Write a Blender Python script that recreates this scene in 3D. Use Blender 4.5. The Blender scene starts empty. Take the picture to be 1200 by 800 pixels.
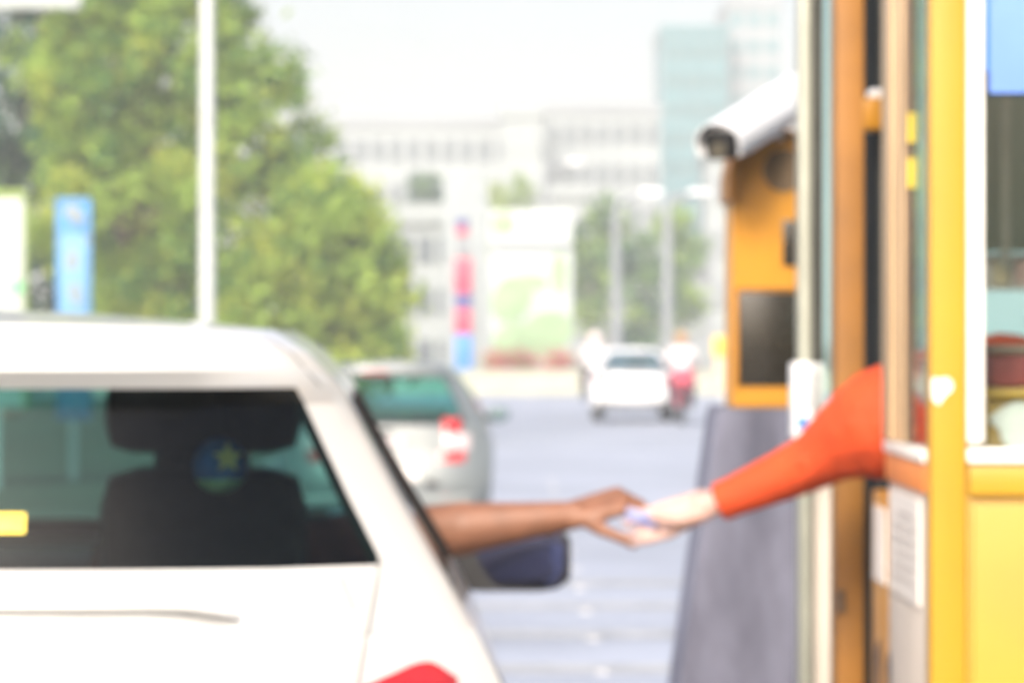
import bpy, bmesh, math, random
from mathutils import Vector, Matrix
random.seed(11)
R = math.radians
S = bpy.context.scene
COL = S.collection
H = 1.70          # eye height of the photographer
F = 5000.0        # focal length in photo pixels (150 mm lens on a 36 mm sensor, 1200 px wide)
V = Vector

def at(px, py, d):
    """world point at distance d for a place in the photo"""
    return V(((px - 600) / F * d, d, H - (py - 392) / F * d))

# ------------------------------------------------------------------ materials
MATS = {}
def mat(name, col, rough=0.5, metal=0.0, var=0.12, scale=6.0, bump=0.0, spec=0.5, coat=0.0, col2=None, stretch=None, detail=6):
    if name in MATS: return MATS[name]
    m = bpy.data.materials.new(name); m.use_nodes = True
    nt = m.node_tree; b = nt.nodes['Principled BSDF']
    b.inputs['Roughness'].default_value = rough
    b.inputs['Metallic'].default_value = metal
    b.inputs['Specular IOR Level'].default_value = spec
    b.inputs['Coat Weight'].default_value = coat
    tc = nt.nodes.new('ShaderNodeTexCoord'); mp = nt.nodes.new('ShaderNodeMapping')
    if stretch: mp.inputs['Scale'].default_value = stretch
    nz = nt.nodes.new('ShaderNodeTexNoise'); nz.inputs['Scale'].default_value = scale; nz.inputs['Detail'].default_value = detail
    nt.links.new(tc.outputs['Object'], mp.inputs['Vector']); nt.links.new(mp.outputs['Vector'], nz.inputs['Vector'])
    rp = nt.nodes.new('ShaderNodeValToRGB')
    c2 = col2 if col2 else tuple(c * (1 - var * 2) for c in col)
    c1 = col if col2 else tuple(min(0.95, c * (1 + var * .6)) for c in col)
    rp.color_ramp.elements[0].position = 0.32; rp.color_ramp.elements[0].color = (*c2, 1)
    rp.color_ramp.elements[1].position = 0.66; rp.color_ramp.elements[1].color = (*c1, 1)
    nt.links.new(nz.outputs['Fac'], rp.inputs['Fac']); nt.links.new(rp.outputs['Color'], b.inputs['Base Color'])
    if bump:
        bp = nt.nodes.new('ShaderNodeBump'); bp.inputs['Strength'].default_value = bump; bp.inputs['Distance'].default_value = 0.02
        nt.links.new(nz.outputs['Fac'], bp.inputs['Height']); nt.links.new(bp.outputs['Normal'], b.inputs['Normal'])
    MATS[name] = m
    return m

def glass(name, tint, gloss=0.06, rough=0.02):
    if name in MATS: return MATS[name]
    m = bpy.data.materials.new(name); m.use_nodes = True
    nt = m.node_tree; nt.nodes.remove(nt.nodes['Principled BSDF'])
    out = nt.nodes['Material Output']
    tr = nt.nodes.new('ShaderNodeBsdfTransparent'); tr.inputs['Color'].default_value = (*tint, 1)
    gl = nt.nodes.new('ShaderNodeBsdfGlossy'); gl.inputs['Roughness'].default_value = rough
    fr = nt.nodes.new('ShaderNodeLayerWeight'); pw = nt.nodes.new('ShaderNodeMath'); pw.operation = 'POWER'; pw.inputs[1].default_value = 5
    mu = nt.nodes.new('ShaderNodeMath'); mu.operation = 'MULTIPLY_ADD'; mu.inputs[1].default_value = .6; mu.inputs[2].default_value = gloss
    mx = nt.nodes.new('ShaderNodeMixShader')
    nt.links.new(fr.outputs['Facing'], pw.inputs[0]); nt.links.new(pw.outputs[0], mu.inputs[0]); nt.links.new(mu.outputs[0], mx.inputs[0])
    nt.links.new(tr.outputs[0], mx.inputs[1]); nt.links.new(gl.outputs[0], mx.inputs[2])
    nt.links.new(mx.outputs[0], out.inputs['Surface'])
    MATS[name] = m
    return m

def leaf(name, col, trans):
    m = bpy.data.materials.new(name); m.use_nodes = True
    nt = m.node_tree; nt.nodes.remove(nt.nodes['Principled BSDF']); out = nt.nodes['Material Output']
    d = nt.nodes.new('ShaderNodeBsdfDiffuse'); t = nt.nodes.new('ShaderNodeBsdfTranslucent'); mx = nt.nodes.new('ShaderNodeMixShader')
    tc = nt.nodes.new('ShaderNodeTexCoord'); nz = nt.nodes.new('ShaderNodeTexNoise'); nz.inputs['Scale'].default_value = 1.3
    rp = nt.nodes.new('ShaderNodeValToRGB')
    rp.color_ramp.elements[0].position = .35; rp.color_ramp.elements[0].color = (*[c * .6 for c in col], 1)
    rp.color_ramp.elements[1].position = .65; rp.color_ramp.elements[1].color = (*[c * 1.25 for c in col], 1)
    nt.links.new(tc.outputs['Object'], nz.inputs['Vector']); nt.links.new(nz.outputs['Fac'], rp.inputs['Fac'])
    nt.links.new(rp.outputs['Color'], d.inputs['Color']); t.inputs['Color'].default_value = (*trans, 1)
    mx.inputs[0].default_value = .45
    nt.links.new(d.outputs[0], mx.inputs[1]); nt.links.new(t.outputs[0], mx.inputs[2]); nt.links.new(mx.outputs[0], out.inputs['Surface'])
    MATS[name] = m
    return m

M = dict(
    white_paint=mat('white car paint', (.56, .555, .53), .28, 0, .012, 2, coat=.6),
    silver_paint=mat('silver car paint', (.165, .185, .185), .4, .2, .04, 2, coat=.6),
    dark_trim=mat('black plastic trim', (.02, .02, .022), .5, 0, .1, 20),
    interior=mat('dark cabin cloth', (.036, .034, .029), .85, 0, .2, 30, bump=.2),
    rubber=mat('tyre rubber', (.018, .018, .018), .8, 0, .1, 30),
    alloy=mat('alloy rim', (.5, .5, .52), .3, .9, .05, 5),
    red_lens=mat('red lamp lens', (.45, .012, .014), .15, 0, .1, 40, coat=.5),
    clear_lens=mat('clear lamp lens', (.50, .42, .42), .15, 0, .05, 40, coat=.5),
    mirror=mat('mirror glass', (.09, .10, .19), .03, 1, .01, 2),  # the dark navy reflection is put into the mirror's base colour
    yellow=mat('booth yellow paint', (.41, .225, .004), .42, 0, .06, 3.5, bump=.03, col2=None),
    amber=mat('amber steel paint', (.50, .215, .002), .42, 0, .07, 4, bump=.03),
    amber_dark=mat('shaded amber paint', (.28, .115, .010), .55, 0, .14, 5, bump=.05),  # darker copy of the amber, with the door post's shade put into the colour
    orange=mat('orange band paint', (.80, .25, .04), .5, 0, .1, 8),
    booth_white=mat('off white steel paint', (.62, .55, .48), .5, 0, .08, 3, stretch=(3, 3, .7)),
    white_trim=mat('white window trim', (.80, .78, .72), .45, 0, .05, 5),
    tan=mat('tan aluminium frame', (.50, .34, .19), .45, .1, .1, 6, stretch=(8, 8, .6)),
    brown=mat('dark brown frame', (.12, .075, .045), .55, 0, .15, 8),
    charcoal=mat('charcoal panel', (.012, .014, .016), .9, 0, .2, 8, spec=.08),
    grey_alu=mat('grey green aluminium', (.36, .37, .31), .4, .3, .08, 8),
    gasket=mat('dark gasket', (.055, .058, .05), .7, 0, .1, 10),
    display=mat('dark display glass', (.018, .015, .010), .25, 0, .15, 12),
    grille=mat('brown speaker grille', (.14, .09, .045), .7, 0, .25, 90),
    concrete=mat('weathered concrete', (.185, .19, .255), .9, 0, .3, 3.4, bump=.45, col2=(.075, .077, .11), stretch=(2.2, 2.2, .9)),  # weathering streaks, with the lens flare's blue cast put into both tones
    kerb=mat('kerb concrete', (.38, .38, .37), .9, 0, .2, 5, bump=.2),
    asphalt=mat('pale concrete road', (.31, .34, .405), .85, 0, .12, .35, detail=9),  # grey road with a little of the flare's blue put into its colour
    ground=mat('dry verge ground', (.105, .12, .075), .95, 0, .25, .5),
    mark=mat('road paint', (.72, .72, .68), .7, 0, .12, 9),
    mark_worn=mat('worn rumble paint', (.38, .385, .385), .7, 0, .2, 5),
    cctv=mat('pale grey camera housing', (.78, .79, .82), .35, 0, .03, 4),
    black=mat('black plastic', (.012, .012, .014), .3, 0, .1, 12),
    paper=mat('paper', (.72, .68, .64), .8, 0, .05, 8),
    print_=mat('faded print', (.56, .52, .49), .8, 0, .1, 30),
    blue_sign=mat('light blue notice board', (.13, .25, .66), .45, 0, .05, 5),
    blue_deep=mat('deep blue board', (.02, .15, .36), .45, 0, .05, 5),
    blind=mat('grey green blind', (.17, .20, .165), .85, 0, .12, 5, stretch=(9, 9, .4)),
    blind_light=mat('blind edge', (.30, .31, .26), .85, 0, .1, 8),
    maroon=mat('maroon cloth', (.20, .035, .03), .85, 0, .2, 20, bump=.2),
    sticker=mat('white sticker', (.70, .68, .60), .6, 0, .08, 12),
    pale_cyan=mat('pale cyan card', (.66, .88, .88), .6, 0, .06, 6),
    red=mat('red plastic', (.60, .04, .06), .4, 0, .1, 10),
    pink_red=mat('red fairing', (.50, .035, .09), .35, 0, .1, 10),
    navy=mat('navy panel', (.035, .05, .22), .5, 0, .1, 10),
    blue=mat('blue panel', (.04, .22, .62), .5, 0, .1, 10),
    sky_blue=mat('sky blue banner', (.05, .22, .48), .6, 0, .08, 5),
    sky_blue2=mat('pale blue banner', (.15, .33, .55), .6, 0, .08, 5),
    signwhite=mat('white sign face', (.40, .44, .43), .5, 0, .02, 2),
    green=mat('green mark', (.10, .55, .25), .5, 0, .1, 10),
    lime=mat('lime edge', (.20, .29, .06), .5, 0, .1, 10),
    pale_green=mat('pale green print', (.26, .38, .20), .6, 0, .1, 2),
    steel=mat('galvanised pole', (.52, .55, .55), .5, .1, .06, 6),
    bark=mat('bark', (.12, .085, .055), .95, 0, .3, 8, bump=.5),
    pale_bark=mat('pale bark', (.30, .28, .24), .95, 0, .25, 8, bump=.4),
    bwhite=mat('white rendered wall', (.27, .30, .305), .85, 0, .04, .15),
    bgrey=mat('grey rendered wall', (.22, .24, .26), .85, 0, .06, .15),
    bteal=mat('teal curtain wall', (.004, .09, .105), .25, 0, .06, .3),
    bteal2=mat('teal spandrel', (.006, .125, .15), .4, 0, .05, .3),
    window=mat('grey window glass', (.06, .08, .10), .2, 0, .12, .8),
    wallcream=mat('cream painted wall', (.40, .40, .32), .85, 0, .08, .8),
    skin_brown=mat('brown skin', (.235, .105, .06), .55, 0, .10, 22, bump=.05),
    skin_light=mat('light skin', (.52, .345, .30), .55, 0, .08, 22, bump=.05),
    hair=mat('black hair', (.012, .010, .009), .6, 0, .3, 60),
    orange_cloth=mat('orange uniform cloth', (.56, .058, .006), .8, 0, .09, 14, bump=.3),
    white_cloth=mat('white shirt cloth', (.72, .66, .66), .85, 0, .06, 9),
    red_cloth=mat('dark red shirt cloth', (.11, .028, .022), .85, 0, .15, 14),
    dark_cloth=mat('dark trousers cloth', (.03, .035, .05), .9, 0, .2, 20),
    pink_helmet=mat('pale pink helmet', (.74, .62, .60), .3, 0, .04, 8),
    brown_helmet=mat('tan helmet', (.42, .22, .10), .35, 0, .05, 8),
    toy_blue=mat('blue plush', (.05, .17, .50), .9, 0, .15, 40, bump=.3),
    toy_pale=mat('pale plush', (.62, .74, .45), .9, 0, .1, 40, bump=.3),
    toy_star=mat('yellow star patch', (.95, .62, .28), .8, 0, .1, 40),
    tag_yellow=mat('yellow windscreen tag', (.95, .70, .06), .5, 0, .05, 20),
    ticket=mat('blue and white ticket', (.55, .60, .85), .6, 0, .1, 30, col2=(.04, .07, .40)),
    canopy=mat('pale canopy sheet', (.70, .70, .68), .7, 0, .05, 1),
    eye=mat('eye white', (.75, .73, .7), .2, 0, .02, 20),
)
M['glass_car'] = glass('tinted rear glass', (.22, .36, .34), .02)
M['glass_side'] = glass('tinted side glass', (.50, .72, .70), .05)
M['glass_ws'] = glass('windscreen glass', (.55, .86, .86), .03)
M['glass_mpv'] = glass('dark green hatch glass', (.24, .58, .54), .03)
M['glass_booth'] = glass('clear booth glass', (.88, .93, .93), .03)
M['glass_end'] = glass('cyan end window glass', (.80, .93, .92), .03)
LEAF = dict(
    light=leaf('light leaf', (.30, .42, .085), (.38, .54, .09)),
    mid=leaf('mid leaf', (.14, .26, .075), (.19, .34, .08)),
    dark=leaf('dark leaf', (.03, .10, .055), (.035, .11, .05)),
    yellow=leaf('yellow leaf', (.38, .44, .08), (.46, .54, .08)),
    bloom=leaf('pink bloom', (.65, .16, .20), (.5, .1, .12)),
)

M['blind'] = leaf('translucent blind', (.22, .27, .22), (.20, .26, .21))
# ------------------------------------------------------------------ mesh helpers
class MB:
    def __init__(s): s.bm = bmesh.new()
    def box(s, a, b, bevel=0.0):
        a, b = V(a), V(b); bm = bmesh.new()
        bmesh.ops.create_cube(bm, size=1)
        sz = b - a
        for v in bm.verts: v.co = V((a.x + (v.co.x + .5) * sz.x, a.y + (v.co.y + .5) * sz.y, a.z + (v.co.z + .5) * sz.z))
        if bevel: bmesh.ops.bevel(bm, geom=bm.edges[:], offset=bevel, segments=2, affect='EDGES', profile=.6)
        s.add(bm); return s
    def add(s, bm, mtx=None):
        if mtx is not None: bm.transform(mtx)
        me = bpy.data.meshes.new('tmp'); bm.to_mesh(me); bm.free(); s.bm.from_mesh(me); bpy.data.meshes.remove(me); return s
    def cyl(s, p, q, r0, r1=None, n=16):
        r1 = r0 if r1 is None else r1
        p, q = V(p), V(q); d = q - p
        bm = bmesh.new(); bmesh.ops.create_cone(bm, cap_ends=True, segments=n, radius1=r0, radius2=r1, depth=d.length)
        m = Matrix.Translation((p + q) / 2) @ d.to_track_quat('Z', 'Y').to_matrix().to_4x4()
        return s.add(bm, m)
    def ball(s, c, r, sub=3, sc=(1, 1, 1), rot=None):
        bm = bmesh.new(); bmesh.ops.create_icosphere(bm, subdivisions=sub, radius=r)
        m = Matrix.Translation(V(c)) @ (rot.to_4x4() if rot is not None else Matrix()) @ Matrix.Diagonal((*sc, 1))
        return s.add(bm, m)
    def cap(s, p, q, r0, r1=None, n=14):
        r1 = r0 if r1 is None else r1
        s.cyl(p, q, r0, r1, n); s.ball(p, r0, 2); s.ball(q, r1, 2); return s
    def prism(s, pts, axis, a, b, bevel=0):
        """polygon of 2-D points swept along an axis ('x','y','z') from a to b"""
        bm = bmesh.new()
        def mk(u, w, t): return {'x': (t, u, w), 'y': (u, t, w), 'z': (u, w, t)}[axis]
        lo = [bm.verts.new(mk(u, w, a)) for u, w in pts]; hi = [bm.verts.new(mk(u, w, b)) for u, w in pts]
        n = len(pts); bm.faces.new(lo); bm.faces.new(hi[::-1])
        for i in range(n): bm.faces.new((lo[i], hi[i], hi[(i + 1) % n], lo[(i + 1) % n]))
        bmesh.ops.recalc_face_normals(bm, faces=bm.faces[:])
        if bevel: bmesh.ops.bevel(bm, geom=bm.edges[:], offset=bevel, segments=2, affect='EDGES')
        return s.add(bm)
    def grid(s, P):
        """P[i][j] points; quads between; None marks a hole (P given with keep mask by caller)"""
        vs = [[s.bm.verts.new(p) for p in row] for row in P]
        for i in range(len(P) - 1):
            for j in range(len(P[0]) - 1):
                s.bm.faces.new((vs[i][j], vs[i][j + 1], vs[i + 1][j + 1], vs[i + 1][j]))
        return s
    def build(s, name, m, parent=None, smooth=True, auto=True):
        me = bpy.data.meshes.new(name); bmesh.ops.recalc_face_normals(s.bm, faces=s.bm.faces[:])
        if smooth:
            for f in s.bm.faces: f.smooth = True
            if auto:
                for e in s.bm.edges:
                    if len(e.link_faces) == 2 and e.calc_face_angle(0) > R(38): e.smooth = False
        s.bm.to_mesh(me); s.bm.free()
        for mm in (m if isinstance(m, (list, tuple)) else [m]): me.materials.append(mm)
        o = bpy.data.objects.new(name, me); COL.objects.link(o)
        if parent:
            o.parent = parent; o.matrix_parent_inverse = parent.matrix_basis.inverted()
        return o

def tag(o, label=None, cat=None, group=None, kind=None):
    if label: o['label'] = label
    if cat: o['category'] = cat
    if group: o['group'] = group
    if kind: o['kind'] = kind
    return o
def thing(name, label, cat, loc, group=None):
    o = bpy.data.objects.new(name, None); COL.objects.link(o); o.location = loc; o.empty_display_size = .2
    return tag(o, label, cat, group)

def remesh(mb, name, m, voxel, parent=None, smooth_it=4, cut=None):
    o = mb.build('tmp_blob', m, None)
    md = o.modifiers.new('r', 'REMESH'); md.mode = 'VOXEL'; md.voxel_size = voxel; md.use_smooth_shade = True
    sm = o.modifiers.new('s', 'SMOOTH'); sm.iterations = smooth_it; sm.factor = .5
    dg = bpy.context.evaluated_depsgraph_get(); dg.update()
    me = bpy.data.meshes.new_from_object(o.evaluated_get(dg)); me.name = name
    old = o.data; bpy.data.objects.remove(o); bpy.data.meshes.remove(old)
    if not me.materials: me.materials.append(m)
    for p in me.polygons: p.use_smooth = True
    n = bpy.data.objects.new(name, me); COL.objects.link(n)
    if parent:
        n.parent = parent; n.matrix_parent_inverse = parent.matrix_basis.inverted()
    return n

def lerp(a, b, t): return a + (b - a) * t
def tab(t, x):
    if x <= t[0][0]: return t[0][1]
    for (x0, y0), (x1, y1) in zip(t, t[1:]):
        if x <= x1: return lerp(y0, y1, (x - x0) / (x1 - x0))
    return t[-1][1]

# ------------------------------------------------------------------ cars
def make_car(name, label, cat, cx, y_rear, P, paint):
    """closed shell: lower body + cabin with real window openings, glass, lining, seats, wheels"""
    root = thing(name, label, cat, (cx, y_rear + P['L'] / 2, 0))
    sec, L, zb = P['sec'], P['L'], P['belt']
    Rr, pw = P['R'], P['p']
    def w(z): return tab(sec, z)
    def X(x, y, z): return V((cx + x, y_rear + y, z))
    def tap(y):
        f = 1 - P.get('ftaper', .16) * max(0, (y - (L - .7)) / .7) ** 2
        return f
    def yrear(x, z, prof=None, ww=None):
        return tab(prof or P['rear'], z) + Rr * min(1, abs(x) / (ww or w(z))) ** pw
    # --- lower body
    body = MB()
    wy, wr = P['wheels'], P['wr']
    def zbot(y):
        z = .30
        for c in wy:
            if abs(y - c) < wr * 1.14: z = max(z, wr + math.sqrt((wr * 1.14) ** 2 - (y - c) ** 2))
        return min(z, .86)
    def ztop(y): return tab(P['ztop'], y)
    vs = [0, .12, .28, .45, .62, .78, .9, 1]
    N = 56
    for sg in (-1, 1):
        G = []
        for i in range(N + 1):
            t = i / N; row = []
            for v in vs:
                y = lerp(Rr, L - .25, t); z = lerp(zbot(y), ztop(y), v)
                y0 = tab(P['rear'], z) + Rr; yy = lerp(y0, L - .25, t)
                row.append(X(sg * w(z) * tap(yy), yy, z))
            G.append(row)
        body.grid(G)
    xs = [-1, -.97, -.92, -.84, -.72, -.55, -.35, -.15, 0, .15, .35, .55, .72, .84, .92, .97, 1]
    zt = ztop(0); zr = [.30, .36, .44, .55, .66, .72, .78, .86, .95, 1.05, 1.15, 1.25]
    zr = [z for z in zr if z < zt - .03] + [zt]
    body.grid([[X(f * w(z), yrear(f * w(z), z), z) for f in xs] for z in zr])
    zf = ztop(L); zfr = [.25, .35, .5, .65, .8]; zfr = [z for z in zfr if z < zf - .05] + [zf]
    body.grid([[X(f * w(z) * tap(L), L - .25 * abs(f) ** 3 - .12 * max(0, z - .55), z) for f in xs] for z in zfr])
    # bonnet / boot decks
    def deck(ya, yb):
        G = []
        for i in range(13):
            y = lerp(ya, yb, i / 12)
            G.append([X(f * w(ztop(y)) * tap(y), y if y < L - .01 else L - .25 * abs(f) ** 3 - .12 * max(0, ztop(y) - .55), ztop(y) + .035 * (1 - f * f) * (1 - (i / 12 if yb == L else 0) * .7)) for f in xs])
        body.grid(G)
    deck(P['yf_belt'] - .1, L)
    if P['cab_rear'][0][1] > .5: deck(.12, P['cab_rear'][0][1] + .1)
    # --- cabin
    lev = P['levels']; zt_, wt_ = lev[-1], w(lev[-1])
    def yfront(x, z, ww):
        t = (z - zb) / (zt_ - zb)
        return lerp(P['yf_belt'], P['yf_roof'], t) - .22 * (abs(x) / ww) ** 2.2
    ts = [0, .03, P['win'][0][0]]
    for a, b in P['win']: ts += [a, lerp(a, b, .5), b]
    ts = sorted(set(ts + [1.0]))
    def cabin(inset, mbody, glasses):
        def W(z): return w(z) - inset
        def yr(x, z): return yrear(x, z, P['cab_rear'], w(z)) + inset
        def top(x, yfrac): return zt_ - inset + P['crown'] * (1 - (x / wt_) ** 2) * lerp(.3, 1, min(1, yfrac * 3)) * lerp(1, .4, max(0, yfrac * 2 - 1))
        for sg in (-1, 1):
            pts = [[X(sg * W(z), lerp(yr(W(z), z), yfront(W(z), z, w(z)) - inset, t), z if z != zt_ else zt_ - inset) for t in ts] for z in lev]
            for i in range(len(lev) - 1):
                for j in range(len(ts) - 1):
                    q = (pts[i][j], pts[i][j + 1], pts[i + 1][j + 1], pts[i + 1][j])
                    tm = (ts[j] + ts[j + 1]) / 2; key = None
                    if P['gside'][0] <= lev[i] < P['gside'][1]:
                        for k, (a, b) in enumerate(P['win']):
                            if a < tm < b: key = ('side', sg, k)
                    tgt = mbody if key is None else (glasses.setdefault(key, MB()) if glasses is not None else None)
                    if tgt: tgt.bm.faces.new([tgt.bm.verts.new(c) for c in q])
        fx = [-1, -.985, -.95, P.get('rgw', .9) * -1, -.7, -.45, -.2, 0, .2, .45, .7, P.get('rgw', .9), .95, .985, 1]
        def capgrid(yfun, zr, key, glz):
            pts = [[X(f * W(z), yfun(f * W(z), z), (z if z != zt_ else top(f * wt_, 0 if key == 'rear' else 1))) for f in fx] for z in lev]
            for i in range(len(lev) - 1):
                for j in range(len(fx) - 1):
                    q = (pts[i][j], pts[i][j + 1], pts[i + 1][j + 1], pts[i + 1][j])
                    isg = zr[0] <= lev[i] < zr[1] and abs((fx[j] + fx[j + 1]) / 2) < P.get('rgw', .9)
                    tgt = mbody if not isg else (glz.setdefault((key,), MB()) if glz is not None else None)
                    if tgt: tgt.bm.faces.new([tgt.bm.verts.new(c) for c in q])
        capgrid(lambda x, z: yr(x, z), P['grear'], 'rear', glasses)
        capgrid(lambda x, z: yfront(x, z, w(z)) - inset, P['gfront'], 'front', glasses)
        G = []
        for i in range(15):
            t = i / 14; row = []
            for f in fx:
                x = f * (wt_ - inset)
                row.append(X(x, lerp(yr(x, zt_), yfront(x, zt_, wt_) - inset, t), top(f * wt_, t)))
            G.append(row)
        mbody.grid(G)
    gl = {}
    cabin(0, body, gl)
    bmesh.ops.remove_doubles(body.bm, verts=body.bm.verts[:], dist=.0006)
    bo = body.build('body', paint, root)
    lin = MB(); cabin(.018, lin, None); bmesh.ops.remove_doubles(lin.bm, verts=lin.bm.verts[:], dist=.0006)
    lin.build('cabin_lining', M['interior'], root)
    for key, mb in gl.items():
        if key == ('side', 1, P.get('open_win', 99)): mb.bm.free(); continue
        bmesh.ops.remove_doubles(mb.bm, verts=mb.bm.verts[:], dist=.0006)
        g = {'rear': P['glass'], 'front': M['glass_ws'], 'side': M['glass_side']}[key[0]]
        mb.build({'rear': 'rear_window', 'front': 'windscreen', 'side': 'side_window'}[key[0]], g, root)
    # floor pan, inner door panels, dashboard
    fl = MB(); fl.box(X(-.78, .25, .26), X(.78, L - .3, .42), .02)
    fl.box(X(-.78, .25, .42), X(-.73, P['yf_belt'] - .1, zb), .01); fl.box(X(.73, .25, .42), X(.78, P['yf_belt'] - .1, zb), .01)
    fl.build('floor_pan', M['interior'], root)
    MB().box(X(-.72, P['yf_belt'] - .75, zb - .45), X(.72, P['yf_belt'] - .12, zb - .02), .06).build('dashboard', M['interior'], root)
    # wheels
    for yy in wy:
        for sg in (-1, 1):
            x = sg * (w(wr) - .02)
            t = MB(); t.cyl(X(x, yy, wr), X(x - sg * .2, yy, wr), wr, n=32)
            bmesh.ops.bevel(t.bm, geom=[e for e in t.bm.edges if e.calc_length() < .2 and len(e.link_faces) == 2 and e.calc_face_angle(0) > 1], offset=.03, segments=2, affect='EDGES')
            wh = t.build('wheel', M['rubber'], root)
            r = MB(); r.cyl(X(x + sg * .006, yy, wr), X(x - sg * .02, yy, wr), wr * .64, n=28)
            for k in range(5):
                a = k * 2 * math.pi / 5
                r.cap(X(x + sg * .012, yy, wr), X(x + sg * .012, yy + math.cos(a) * wr * .55, wr + math.sin(a) * wr * .55), .03, .022, 8)
            r.build('rim', M['alloy'], wh)
    return root, X, w, yrear

def patch(X, yfun, x0, x1, z0, z1, off, name, m, parent, nx=8, nz=6, shape=None, th=.02):
    """a panel laid on a car's rear surface, standing 'off' proud of it; shape(u,v)->(x,z) warps the outline"""
    mb = MB(); A, B = [], []
    for i in range(nz + 1):
        ra, rb = [], []
        for j in range(nx + 1):
            u, v = j / nx, i / nz
            x, z = shape(u, v) if shape else (lerp(x0, x1, u), lerp(z0, z1, v))
            y = yfun(x, z); e = min(u, v, 1 - u, 1 - v); o = off * (1 if e > 0 else .2)
            ra.append(X(x, y - o, z)); rb.append(X(x, y + th, z))
        A.append(ra); B.append(rb)
    mb.grid(A); mb.grid(B)
    for a, b in ((A[0], B[0]), (A[-1], B[-1]), ([r[0] for r in A], [r[0] for r in B]), ([r[-1] for r in A], [r[-1] for r in B])):
        mb.grid([a, b])
    bmesh.ops.remove_doubles(mb.bm, verts=mb.bm.verts[:], dist=.0003)
    return mb.build(name, m, parent)

# ---- the white SUV at the window
SUV = dict(L=4.35, R=.24, p=5.0, belt=1.28,
    sec=[(.25, .86), (.45, .915), (.9, .925), (1.1, .905), (1.19, .875), (1.2775, .828), (1.387, .765), (1.49, .705), (1.62, .637), (1.674, .588), (1.706, .534), (1.8, .5)],
    rear=[(.30, .06), (.42, .0), (.72, .0), (.80, .05), (1.0, .06), (1.25, .07), (1.30, .085)],
    cab_rear=[(1.28, .08), (1.315, .085), (1.360, .10), (1.376, .115), (1.50, .17), (1.61, .225), (1.626, .19), (1.65, .165), (1.69, .17), (1.706, .19)],
    levels=[1.28, 1.315, 1.360, 1.374, 1.47, 1.55, 1.60, 1.624, 1.65, 1.674, 1.692, 1.706],
    ztop=[(0, 1.28), (3.2, 1.28), (3.6, 1.19), (4.1, 1.06), (4.35, .92)],
    yf_belt=3.25, yf_roof=2.35, crown=.034, rgw=.90,
    win=[(.09, .22), (.26, .50), (.535, .93)], gside=(1.315, 1.60), grear=(1.374, 1.62), gfront=(1.315, 1.65),
    wheels=[.78, 3.42], wr=.34, glass=M['glass_car'], open_win=2)
CX, YR = -.87, 5.78
suv, SX, sw, syr = make_car('parked_suv', 'white sport utility car stopped at the toll window with its driver window open', 'car', CX, YR, SUV, M['white_paint'])
def srear(x, z):
    prof = SUV['rear'] if z < 1.28 else SUV['cab_rear']
    return tab(prof, z) + SUV['R'] * min(1, abs(x) / sw(z)) ** SUV['p']
# raised number plate garnish with rounded ends, boot seams, tail lamps
def garn(u, v):
    x = lerp(-.495, .495, u); e = max(0, (abs(x) - .40) / .095)
    return x, lerp(1.318 - .012 * e * e, 1.352 - .034 * e * e, v)
patch(SX, srear, 0, 0, 0, 0, .030, 'plate_garnish', M['white_paint'], suv, 28, 4, garn, .01)
for sg in (-1, 1):
    def seam(u, v, sg=sg):
        z = lerp(.80, 1.384, v); return sg * (lerp(.655, .690, min(1, max(0, (z - 1.2) / .17))) + lerp(-.002, .002, u)), z
    patch(SX, srear, 0, 0, 0, 0, .0025, 'hatch_seam', mat('panel gap', (.26, .255, .24), .8), suv, 1, 24, seam, .004)
    def seam_top(u, v, sg=sg):
        z = lerp(1.622, 1.704, v); return sg * (sw(z) * .957 + lerp(-.002, .002, u)), z
    patch(SX, srear, 0, 0, 0, 0, .0025, 'hatch_seam', mat('panel gap', (.26, .255, .24), .8), suv, 1, 8, seam_top, .004)
    def crease(u, v, sg=sg):
        z = lerp(1.316, 1.366, v); return sg * (.655 - .02 * v + lerp(-.0018, .0018, u)), z
    patch(SX, srear, 0, 0, 0, 0, .004, 'garnish_end', mat('panel gap', (.3, .3, .3)), suv, 1, 6, crease, .004)
    def lamp(u, v, sg=sg):
        zt = lerp(1.203, 1.240, min(1, u * 1.6)) if u < .78 else lerp(1.240, 1.215, (u - .78) / .22)
        return sg * lerp(.645, sw(1.1) * .885, u) * 1.0, lerp(.86, zt, v)
    patch(SX, srear, 0, 0, 0, 0, .012, 'tail_lamp', M['red_lens'], suv, 12, 12, lamp, .03)
MB().box(SX(-.32, -.02, .62), SX(.32, .012, .77), .01).build('number_plate', M['paper'], suv)
MB().box(SX(-.86, .03, .34), SX(.86, .10, .50), .03).build('bumper_trim', M['dark_trim'], suv)
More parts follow.
